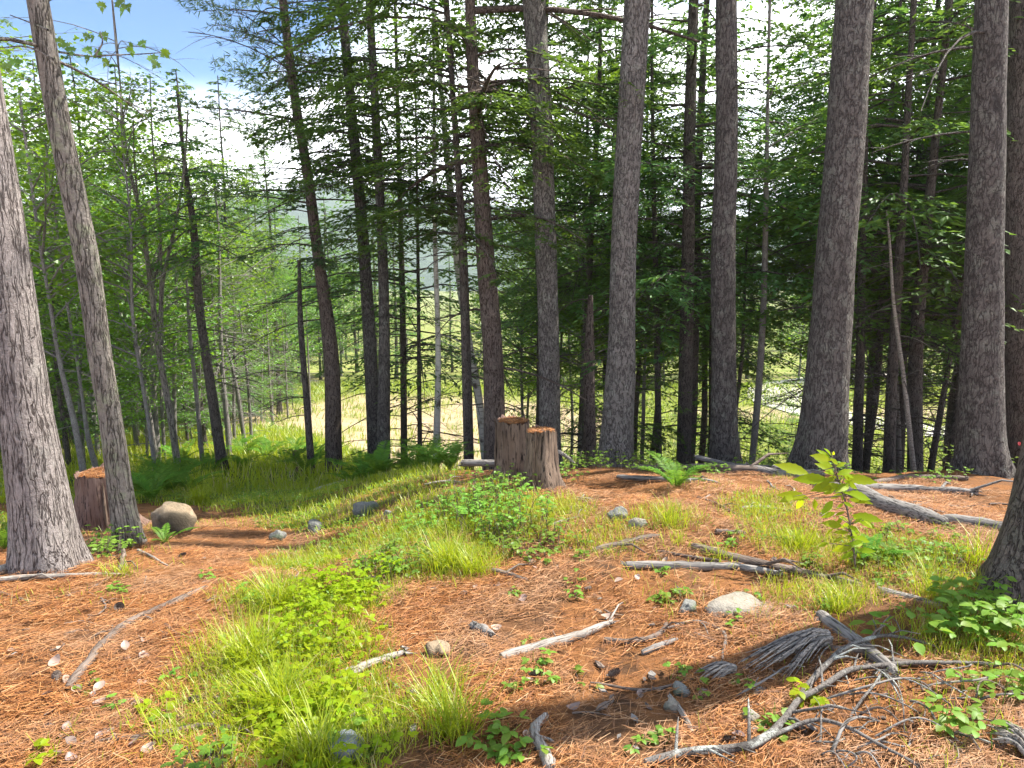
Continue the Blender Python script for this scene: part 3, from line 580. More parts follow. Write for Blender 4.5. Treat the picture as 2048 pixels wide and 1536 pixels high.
# left clearing edge
finish(main_trunk('fir_tree', 11.2, [(447, 955), (426, 800), (400, 620), (386, 450), (374, 360)], [23, 19, 17, 14, 9], 5.9, BARK_DARK,
       'dark bare stemmed fir standing alone in the sunlit grass', 14, .35, .06, 5, .1, 127), twig=[dict(z0=1.5, z1=5.2, n=30, L=(.4, 1.3))],
       crown=[('c', dict(zc=3.4, H=5.8, Lmax=1.2, nb=26, m=9))], fol=[HEM_B], seed=23)
tC = main_trunk('maple_tree', 11.0, [(357, 950), (341, 830), (318, 700), (300, 560), (284, 450), (252, 300), (238, 150)], [13, 13, 12, 10, 8, 5, 3], 7.0, BARK_MAPLE,
       'slender forked young maple with peeling tan stem at the grass edge', 10, .3, .06, 4, .1, 131)
Pm = np.array([at(a, b, 11.0) for a, b in [(322, 690), (326, 560), (346, 470), (368, 340), (376, 220)]]) - np.array(tC[0].location); tube(tC[3], spl(Pm, 16), np.linspace(.035, .012, 16), 8)
Pm = np.array([at(a, b, 11.0) for a, b in [(318, 700), (322, 560), (318, 420), (305, 280), (300, 150)]]) - np.array(tC[0].location); tube(tC[3], spl(Pm, 16), np.linspace(.03, .008, 16), 8)
finish(tC, twig=[dict(z0=4.5, z1=6.5, n=18, L=(.5, 1.4), r=.006, sub=6)], crown=[('l', dict(zc=2.4, H=5.6, Lmax=1.4, nb=30, J=12, m=5, leaf=.075, up=.9))], fol=[MAPLE], seed=24)
finish(main_trunk('bare_pole', 12.0, [(406, 935), (392, 780), (380, 680), (372, 560)], [10, 9, 8, 5], 0, BARK_GREY,
       'pale thin pole with stub twigs beside the dark bare fir', 8, .2, .05, 3, .1, 137), twig=[dict(z0=1, z1=4, n=14, L=(.2, .8), r=.005)], seed=25)
finish(main_trunk('bare_pole', 16.0, [(488, 880), (470, 760), (454, 690)], [9, 8, 4], 0, BARK_GREY,
       'pale dead pole bristling with bare twigs at the grass edge', 8, .2, .05, 3, .1, 139), twig=[dict(z0=.5, z1=3.0, n=26, L=(.3, 1.2), r=.006)], seed=26)
for Yd, pts, w, lb, sd in ((9.3, [(172, 965), (150, 850), (118, 720), (98, 600)], [13, 12, 9, 6], 'pale crooked sapling stem behind the rotten stump', 149),
                           (10.5, [(200, 960), (178, 880), (165, 800)], [12, 10, 6], 'grey sapling stem hidden behind the leaning maple', 151),
                           (13.0, [(318, 940), (308, 800), (300, 640), (296, 560)], [15, 13, 10, 6], 'grey maple stem in the shade at the wood edge', 157),
                           (13.6, [(332, 940), (325, 830), (318, 720)], [8, 7, 5], 'thin grey stem close beside the forked young maple', 163),
                           (18.0, [(437, 905), (425, 800), (418, 700)], [9, 8, 6], 'thin pale trunk at the shaded edge of the sunlit grass', 167)):
    finish(main_trunk('maple_tree', Yd, pts, w, 5.0, BARK_GREY, lb, 8, .2, .06, 4, .12, sd), twig=[dict(z0=.8, z1=4, n=10, L=(.3, 1.0), r=.005)],
           crown=[('l', dict(zc=1.8, H=4.9, Lmax=1.4, nb=22, J=12, m=6))], fol=[MAPLE], seed=sd)

# ------------------------------------------------------------------ crowded stand, wood edge and far woods: individuals copied from a few built trees
HV = [variant('hemlock_tree', 'hemlock', 200 + q, BARK_DARK, H=H, r=r, zc=zc, L=L, nb=nb, dead=30, dl=(.5, 1.9), fol=f, m=13, dens=15)
      for q, (H, r, zc, L, nb, f) in enumerate([(14, .105, 4.8, 2.6, 110, HEM), (12.5, .085, 4.2, 2.3, 100, HEM_B), (15.5, .12, 5.2, 2.8, 120, HEM), (10, .07, 3.4, 1.9, 84, HEM_B)])]
YV = [variant('young_hemlock', 'hemlock', 220 + q, BARK_DARK, H=H, r=.04, zc=.7, L=L, nb=46, dead=4, dl=(.3, .8), fol=HEM, m=9, dens=10) for q, (H, L) in enumerate([(5.5, 1.5), (4.0, 1.3)])]
MV = [variant('young_maple', 'leafy', 240 + q, BARK_GREY, H=H, r=.05, zc=zc, L=L, nb=nb, fol=MAPLE, J=14, m=7, leafs=.09, dead=4, wob=.3) for q, (H, zc, L, nb) in enumerate([(8, 2.2, 2.0, 40), (10, 2.8, 2.4, 46), (6.5, 1.6, 1.8, 34)])]
FV = [variant('far_conifer', 'hemlock', 260 + q, BARK_DARK, H=H, r=.16, zc=1.6, L=L, nb=70, fol=f, m=5, dens=5, leaf=(.16, .07)) for q, (H, L, f) in enumerate([(15, 2.8, HEM), (12, 2.4, HEM_B), (17, 3.0, HEM)])]
FM = [variant('far_maple', 'leafy', 280 + q, BARK_GREY, H=H, r=.13, zc=2.5, L=L, nb=44, fol=MAPLE, J=14, m=6, leafs=.24) for q, (H, L) in enumerate([(12, 3.2), (10, 3.0)])]
PV = [variant('bare_pole', 'leafy', 290 + q, BARK_GREY, H=H, r=.045, zc=H * .75, L=.5, nb=3, J=4, m=2, fol=MAPLE, dead=34, dz=(.6, H * .85), dl=(.3, 1.1), wob=.2) for q, H in enumerate((5.5, 4.2))]
def scatter(n, xr, yr, md, ok, rng, pts=None, tries=6000):
    pts = pts if pts is not None else []; out = []
    for _ in range(tries):
        if len(out) >= n: break
        y = rng.uniform(*yr); x = rng.uniform(*xr)
        if not ok(x, y) or any((x - a) ** 2 + (y - b) ** 2 < md * md for a, b in pts): continue
        pts.append((x, y)); out.append((x, y))
    return out
rng = np.random.default_rng(77)
SHORT = {'straight grey pine standing directly': 'the pine behind the two sawn stumps', 'pale grey pine with dark knots': 'the pale knotted pine', 'dark pine with a strip': 'the pine with split bark', 'thick dark pine leaning': 'the thick leaning pine',
         'tall dark pine with twigs': 'the tall twiggy pine', 'shaded pine trunk half': 'the shaded half hidden pine', 'reddish brown hemlock': 'the reddish forked hemlock', 'slim dark hemlock standing': 'the slim hemlock by the stumps', 'crooked leaning birch': 'the crooked birch', 'broken brown snag': 'the broken snag',
         'dark hemlock with many drooping': 'the many boughed hemlock', 'slender grey pole tree': 'the slender grey pole tree', 'dark hemlock pole just': 'the hemlock pole by the thick pine', 'sturdy dark hemlock': 'the sturdy hemlock with the bleached pole', 'thin white birch': 'the thin white birch', 'straight grey pine touching': 'the straight pine over the fern bank'}
LAND = [(o.location.x, o.location.y, s) for o in COL.objects if 'label' in o.keys() for k, s in SHORT.items() if o['label'].startswith(k)]
SEEN = {}
def behind(kind, x, y):
    """a label by the nearest tree one can name; the count runs down the slope from it"""
    s = min(LAND, key=lambda l: abs(x / y - l[0] / l[1]) * 12 + abs(y - l[1]) * .15)[2]; n = SEEN[(kind, s)] = SEEN.get((kind, s), 0) + 1
    return kind + ' ' + ['down the slope behind ', 'second down the slope behind ', 'third down the slope behind ', 'fourth down the slope behind ', 'fifth down the slope behind ', 'sixth down the slope behind '][min(n, 6) - 1] + s
taken = [(o.location.x, o.location.y) for o in COL.objects if o.parent is None and o.type == 'EMPTY' and o.location.y > 6]
for x, y in sorted(scatter(22, (-1, 16), (10.0, 17.5), 1.3, lambda x, y: -.06 < x / y < .88 and y < 12.3 + max(0, x) * .6 and not (.305 < x / y < .40), rng, taken), key=lambda p: p[1]):
    place(HV[rng.integers(4)], x, y, rng.uniform(.75, 1.05), rng.uniform(0, 6.28), behind('slim dark hemlock', x, y), group='hemlocks crowded on the slope above the clearing')
for x, y in sorted(scatter(7, (-.5, 6), (14.5, 19), 1.1, lambda x, y: -.03 < x / y < .29, rng, taken), key=lambda p: p[1]):
    place(HV[(1, 3)[rng.integers(2)]], x, y, rng.uniform(.8, .95), rng.uniform(0, 6.28), behind('slim dark hemlock', x, y), group='hemlocks crowded on the slope above the clearing')
for x, y, s in ((7.6, 14.0, 1.05), (2.1, 18.5, .55), (1.3, 20.5, .5), (6.0, 13.6, .8), (3.4, 21, .5), (8.6, 12.5, 1.0)):
    place(MV[int(x) % 3], x, y, s, x, behind('bright young maple', x, y), group='young maples between the slope hemlocks')
for x, y in sorted(scatter(3, (0, 14), (10, 15), 1.0, lambda x, y: -.02 < x / y < .8 and not (.305 < x / y < .40), rng, taken), key=lambda p: p[1]):
    place(YV[rng.integers(2)], x, y, rng.uniform(.7, 1.1), rng.uniform(0, 6.28), behind('short bushy hemlock', x, y), group='young hemlocks under the slope stand')
for x, y in sorted(scatter(10, (0, 19), (17.5, 20.5), 1.5, lambda x, y: .06 < x / y < .88 and not (.30 < x / y < .41), rng, taken), key=lambda p: p[1]):
    place(HV[rng.integers(3)], x, y, rng.uniform(.85, 1.1), rng.uniform(0, 6.28), 'hemlock at the foot of the slope where the clearing begins', group='hemlocks at the foot of the slope')
for x, y in sorted(scatter(7, (0, 19), (18, 22), 1.2, lambda x, y: .02 < x / y < .88 and not (.31 < x / y < .40), rng, taken), key=lambda p: p[1]):
    place(MV[rng.integers(2)], x, y, rng.uniform(.9, 1.2), rng.uniform(0, 6.28), 'sunlit maple at the foot of the slope where the clearing begins', group='maples at the foot of the slope')
for x, y in sorted(scatter(8, (0, 18), (10.5, 22), 1.2, lambda x, y: .0 < x / y < .8 and not (.31 < x / y < .40), rng, taken), key=lambda p: p[1]):
    place(MV[rng.integers(3)], x, y, rng.uniform(.7, 1.1), rng.uniform(0, 6.28), behind('bright young maple', x, y), group='young maples between the slope hemlocks')
DAPPLE_MAPLE = variant('maple_tree', 'leafy', 299, BARK_MAPLE, H=9.5, r=.08, zc=4.8, L=2.0, nb=16, J=10, m=5, leafs=.09, fol=MAPLE)  # extra tree outside the view, added for its dappled shadows on the needles
place(DAPPLE_MAPLE, 7.0, 4.7, 1.0, 1.0, 'unseen thin crowned maple added beyond the dark flared trunk to dapple the ground')
for x, y in sorted(scatter(22, (0, 22), (22.5, 28), 1.0, lambda x, y: .04 < x / y < .85, rng, []), key=lambda p: p[1]):
    place(MV[2], x, y, rng.uniform(.22, .42), rng.uniform(0, 6.28), 'sunlit bushy maple shrub where the clearing meets the slope', 'shrub', 'maple shrubs at the near edge of the clearing')
edge = lambda y: np.interp(y, [8, 12, 20, 28, 38, 46], [-4.6, -5.6, -7.8, -9.6, -10.6, -12])
lt = []
for x, y in scatter(60, (-34, -4), (9.5, 46), 1.7, lambda x, y: x < edge(y) - .2 and x / y > -1.15, rng, lt):
    place(HV[rng.integers(4)], x, y, rng.uniform(.7, .95), rng.uniform(0, 6.28), 'green hemlock standing in the wood along the grassy edge', group='hemlocks of the wood along the grassy edge')
for x, y in scatter(30, (-26, -4), (9, 42), 1.3, lambda x, y: edge(y) - 5 < x < edge(y) + .2, rng, lt):
    place(MV[rng.integers(3)], x, y, rng.uniform(.7, 1.05), rng.uniform(0, 6.28), 'sunlit young maple fringing the wood along the grassy edge', group='young maples fringing the wood')
for x, y in scatter(26, (-40, -7), (11, 40), 1.5, lambda x, y: x < edge(y) - 1.5 and -1.1 < x / y < -.52, rng, lt):
    place(HV[rng.integers(4)], x, y, rng.uniform(.7, 1.0), rng.uniform(0, 6.28), 'green hemlock standing in the wood along the grassy edge', group='hemlocks of the wood along the grassy edge')
for x, y in scatter(40, (-40, -9), (26, 60), 1.8, lambda x, y: x < edge(min(y, 46)) - .5 and x / y > -.75, rng, lt):
    place(FM[rng.integers(2)] if rng.random() < .55 else FV[rng.integers(3)], x, y, rng.uniform(.6, .95), rng.uniform(0, 6.28), 'leafy or needled tree deep in the wood along the grassy edge', group='trees deep in the wood along the grassy edge')
for x, y in scatter(40, (-24, -5), (12, 40), 1.2, lambda x, y: edge(y) - 6 < x < edge(y) - .2, rng, []):
    place(YV[rng.integers(2)], x, y, rng.uniform(.5, 1.0), rng.uniform(0, 6.28), 'low young hemlock filling the wood edge beside the grass', group='young hemlocks filling the wood edge')
for x, y in scatter(34, (-24, -5), (12, 40), 1.2, lambda x, y: edge(y) - 5 < x < edge(y) + .3, rng, []):
    place(MV[2], x, y, rng.uniform(.28, .5), rng.uniform(0, 6.28), 'knee high maple shrub at the foot of the wood edge', group='maple shrubs at the wood edge')
for x, y in scatter(16, (-6, 24), (24, 44), 2.0, lambda x, y: True, rng, []):
    place(MV[2], x, y, rng.uniform(.10, .24), rng.uniform(0, 6.28), 'small leafy shrub growing out in the sunlit clearing', 'shrub', 'shrubs out in the clearing')
for x, y in scatter(18, (-20, -4), (13, 34), .9, lambda x, y: edge(y) - 3 < x < edge(y) + .9, rng, []):
    place(PV[rng.integers(2)], x, y, rng.uniform(.7, 1.1), rng.uniform(0, 6.28), 'pale bare pole bristling with dead twigs along the wood edge', group='pale bare poles along the wood edge')
ft = []
for x, y in scatter(60, (-50, 60), (46, 58), 2.3, lambda x, y: abs(x / y) < .9, rng, ft):
    place(FM[rng.integers(2)] if rng.random() < .5 else FV[rng.integers(3)], x, y, rng.uniform(.55, .9), rng.uniform(0, 6.28), 'tree at the far edge of the sunlit clearing', group='trees at the far edge of the clearing')
for x, y in scatter(150, (-95, 140), (58, 150), 3.4, lambda x, y: abs(x / y) < .95, rng, ft):
    if rng.random() < .6: place(FV[rng.integers(3)], x, y, rng.uniform(.6, 1.0), rng.uniform(0, 6.28), 'conifer in the wood beyond the clearing', group='conifers beyond the clearing')
    else: place(FM[rng.integers(2)], x, y, rng.uniform(.6, 1.0), rng.uniform(0, 6.28), 'round leafy tree in the wood beyond the clearing', group='leafy trees beyond the clearing')

# ------------------------------------------------------------------ stumps
def needle_quads(mb, P, rng, L=.085, w=.0028, tilt=.25, align=None, mi=0):
    k = len(P); a = rng.uniform(0, 6.283, k) if align is None else rng.normal(align, .75, k)
    D = np.stack([np.cos(a), np.sin(a), rng.normal(.02, tilt, k)], -1); D = nrm(D)
    N = nrm(np.stack([rng.normal(0, .5, k), rng.normal(0, .5, k), np.ones(k)], -1)); S = nrm(np.cross(D, N))
    l = (L * rng.uniform(.5, 1.25, k))[:, None]; ww = (w * rng.uniform(.7, 1.3, k))[:, None]
    V = np.stack([P - D * l * .5 - S * ww * .5, P - D * l * .5 + S * ww * .5, P + D * l * .5 + S * ww * .3, P + D * l * .5 - S * ww * .3], 1)
    mb.add(V, np.arange(k * 4).reshape(-1, 4), mi, False)
def stump(px, py_base, hpx, w0, w1, mat, label, seed, splinter=None, off=(0, 0)):
    base = gi(px, py_base); sc = np.linalg.norm(base - EYE) / FPX; r0, r1, h = w0 / 2 * sc, w1 / 2 * sc, hpx * sc + .06; base[1] += r0; base = on(base[0], base[1], -.06); rng = np.random.default_rng(seed)
    root = empty('tree_stump', base); tag(root, label, 'stump')
    n, k = 72, 40; a = np.linspace(0, 2 * np.pi, n, endpoint=False); z = np.linspace(0, 1, k)
    A, Zt = np.meshgrid(a, z, indexing='xy')
    r = r0 + (r1 - r0) * (1 - (1 - Zt) ** 2.2) + r0 * .75 * np.exp(-Zt * h / .10) * (.5 + .5 * np.cos(4 * A + seed))
    ca, sa = np.cos(A), np.sin(A)
    r = r * (1 + .15 * fbm(ca * 4.5, sa * 4.5, Zt * 3.5, seed, 5) + .14 * fbm(ca * 2.2, sa * 2.2, Zt * .6, seed + 5, 2))
    hh = h * (1 + .05 * fbm(ca[-1] * 4, sa[-1] * 4, 0, seed + 8, 3) + .03 * rng.normal(0, 1, n) * .6)
    Xv = r * ca + off[0] * Zt; Yv = r * sa + off[1] * Zt; Zv = Zt * hh[None]
    b = MB(); i, j = np.meshgrid(np.arange(k - 1), np.arange(n), indexing='ij'); j2 = (j + 1) % n
    b.add(np.stack([Xv, Yv, Zv], -1), np.stack([i * n + j, i * n + j2, (i + 1) * n + j2, (i + 1) * n + j], -1).reshape(-1, 4))
    b.obj('bark', mat, root)
    t = MB(); rr = np.array([1.0, .93, .8, .6, .35, .12])
    V = np.stack([np.stack([(Xv[-1] - off[0]) * q + off[0], (Yv[-1] - off[1]) * q + off[1], hh * (1 if q == 1 else .985) - (.0 if q == 1 else .012) + .012 * fbm(ca[-1] * q * 6, sa[-1] * q * 6, 0, seed, 2)], -1) for q in rr])
    i, j = np.meshgrid(np.arange(5), np.arange(n), indexing='ij'); j2 = (j + 1) % n
    t.add(V, np.stack([i * n + j, i * n + j2, (i + 1) * n + j2, (i + 1) * n + j], -1).reshape(-1, 4)); t.add(V[-1], np.arange(n)[None])
    t.obj('cut_top', WOOD_ROT, root)
    ln = MB(); q = np.sqrt(rng.random(1500)) * .84; ph = rng.uniform(0, 6.283, 1500)
    P = np.stack([np.cos(ph) * q * r1 + off[0], np.sin(ph) * q * r1 + off[1], np.full(1500, h * .985) + rng.uniform(0, .014, 1500)], -1)
    needle_quads(ln, P, rng, .05, .004, .06); tag(ln.obj('needle_litter', NEEDLE, root), kind='stuff')
    for a0, l in (splinter or []):
        s = MB(); rb = r1 * 1.03
        p = np.array([[math.cos(a0) * rb * f + off[0] * zf, math.sin(a0) * rb * f + off[1] * zf, h * zf] for zf, f in ((.25, 1.10), (.6, 1.03), (.9, 1.05), (1.0 + l, 1.16))])
        tube(s, spl(p, 8), np.array([.006, .012, .015, .016, .014, .012, .008, .002]), 6, .5, 30, seed); s.obj('splinter', WOOD_STUMP, root)
    return root
stump(1027, 955, 112, 70, 66, WOOD_STUMP, 'tall sawn stump with a splintered pale edge and needle covered top', 3, [(2.9, .02), (3.3, .05), (2.5, -.04), (4.0, -.05)])
stump(1082, 982, 122, 80, 58, WOOD_STUMP, 'shorter sawn stump in front of the tall stump, topped with orange needles', 5, [(3.6, -.1), (4.2, -.12)])
stump(186, 1066, 104, 92, 82, WOOD_ROT, 'rotten red brown stump between the stout pine and the leaning maple', 9, [(5.2, -.05)])
stump(604, 946, 12, 36, 28, WOOD_ROT, 'low reddish stump cut near the ground in the grass', 11)
stump(590, 936, 32, 13, 9, WOOD_STUMP, 'small grey stub stump behind the low reddish stump', 12)

# ------------------------------------------------------------------ fallen logs, branches, sticks
def stick(name, pts, w, mat, label, cat='branch', n=9, rough=.16, lift=.35, seed=0, forks=0, arch=0.0, taper=.6, squash=1.0, rmin=.0025):
    G = np.array([gi(*q) if len(q) == 2 else at(*q) for q in pts]); fw = np.array([0, math.cos(PITCH), -math.sin(PITCH)])
    k = max(8, int(len(pts) * 5)); wd = np.interp(np.linspace(0, 1, k), [0, 1], [1, taper]) if np.isscalar(w) else np.interp(np.linspace(0, 1, k), np.linspace(0, 1, len(w)), w) / w[0]
    w0 = w if np.isscalar(w) else w[0]; r0 = w0 / 2 * float(np.mean((G - EYE) @ fw)) / FPX
    Q = spl(G, k); Q[:, 2] = np.maximum(Q[:, 2], ground(Q[:, 0], Q[:, 1])); rng = np.random.default_rng(seed + 500)
    Q[:, 2] += r0 * wd * lift + arch * np.sin(np.linspace(0, np.pi, k)) + .01
    jit = r0 * .5; Q[:, :2] += jit * np.stack([fbm(np.arange(k) * .6, 0, 0, seed, 3), fbm(np.arange(k) * .6, 5, 0, seed, 3)], -1)
    base = Q[0].copy(); ex = nrm((Q[-1] - Q[0])[None])[0]; up = np.array([0, 0, 1.0]); ey = nrm(np.cross(up, ex)[None])[0]; ez = np.cross(ex, ey)
    B = np.stack([ex, ey, ez], 1); L = (Q - base) @ B
    mb = MB(); rr = np.maximum(r0 * wd, rmin); rr[0] *= .85; rr[-1] *= .55
    tube(mb, L, rr, n, rough, 3.0 / max(r0 * 4, .03), seed, squash=squash)
    if n > 8:                                                       # broken, splintered ends and knots
        for e in (0, -1):
            for _ in range(5):
                p = L[e] + rng.normal(0, .45, 3) * r0 * np.array([.3, 1, 1]); d = np.array([-1 if e == 0 else 1, rng.normal(0, .2), rng.normal(0, .2)])
                tube(mb, np.vstack([p - d * r0, p + d * r0 * rng.uniform(.4, 1.6)]), np.array([r0 * .3, r0 * .04]), 4, cap=False)
    for _ in range(forks):
        i = rng.integers(2, k - 1); d = np.array([rng.uniform(.3, 1), rng.choice([-1, 1]) * rng.uniform(.3, .9), rng.uniform(.0, .6)]); l = r0 * rng.uniform(6, 18)
        p = L[i]; tube(mb, np.vstack([p, p + d * l * .5, p + d * l + np.array([0, 0, -.25 * l])]), np.array([rr[i] * .5, rr[i] * .35, rmin * .6]), 5, cap=False)
    o = mb.obj(name, mat); from mathutils import Matrix
    M = Matrix(((*B[0], base[0]), (*B[1], base[1]), (*B[2], base[2]), (0, 0, 0, 1))); o.matrix_world = M
    tag(o, label, cat); return o
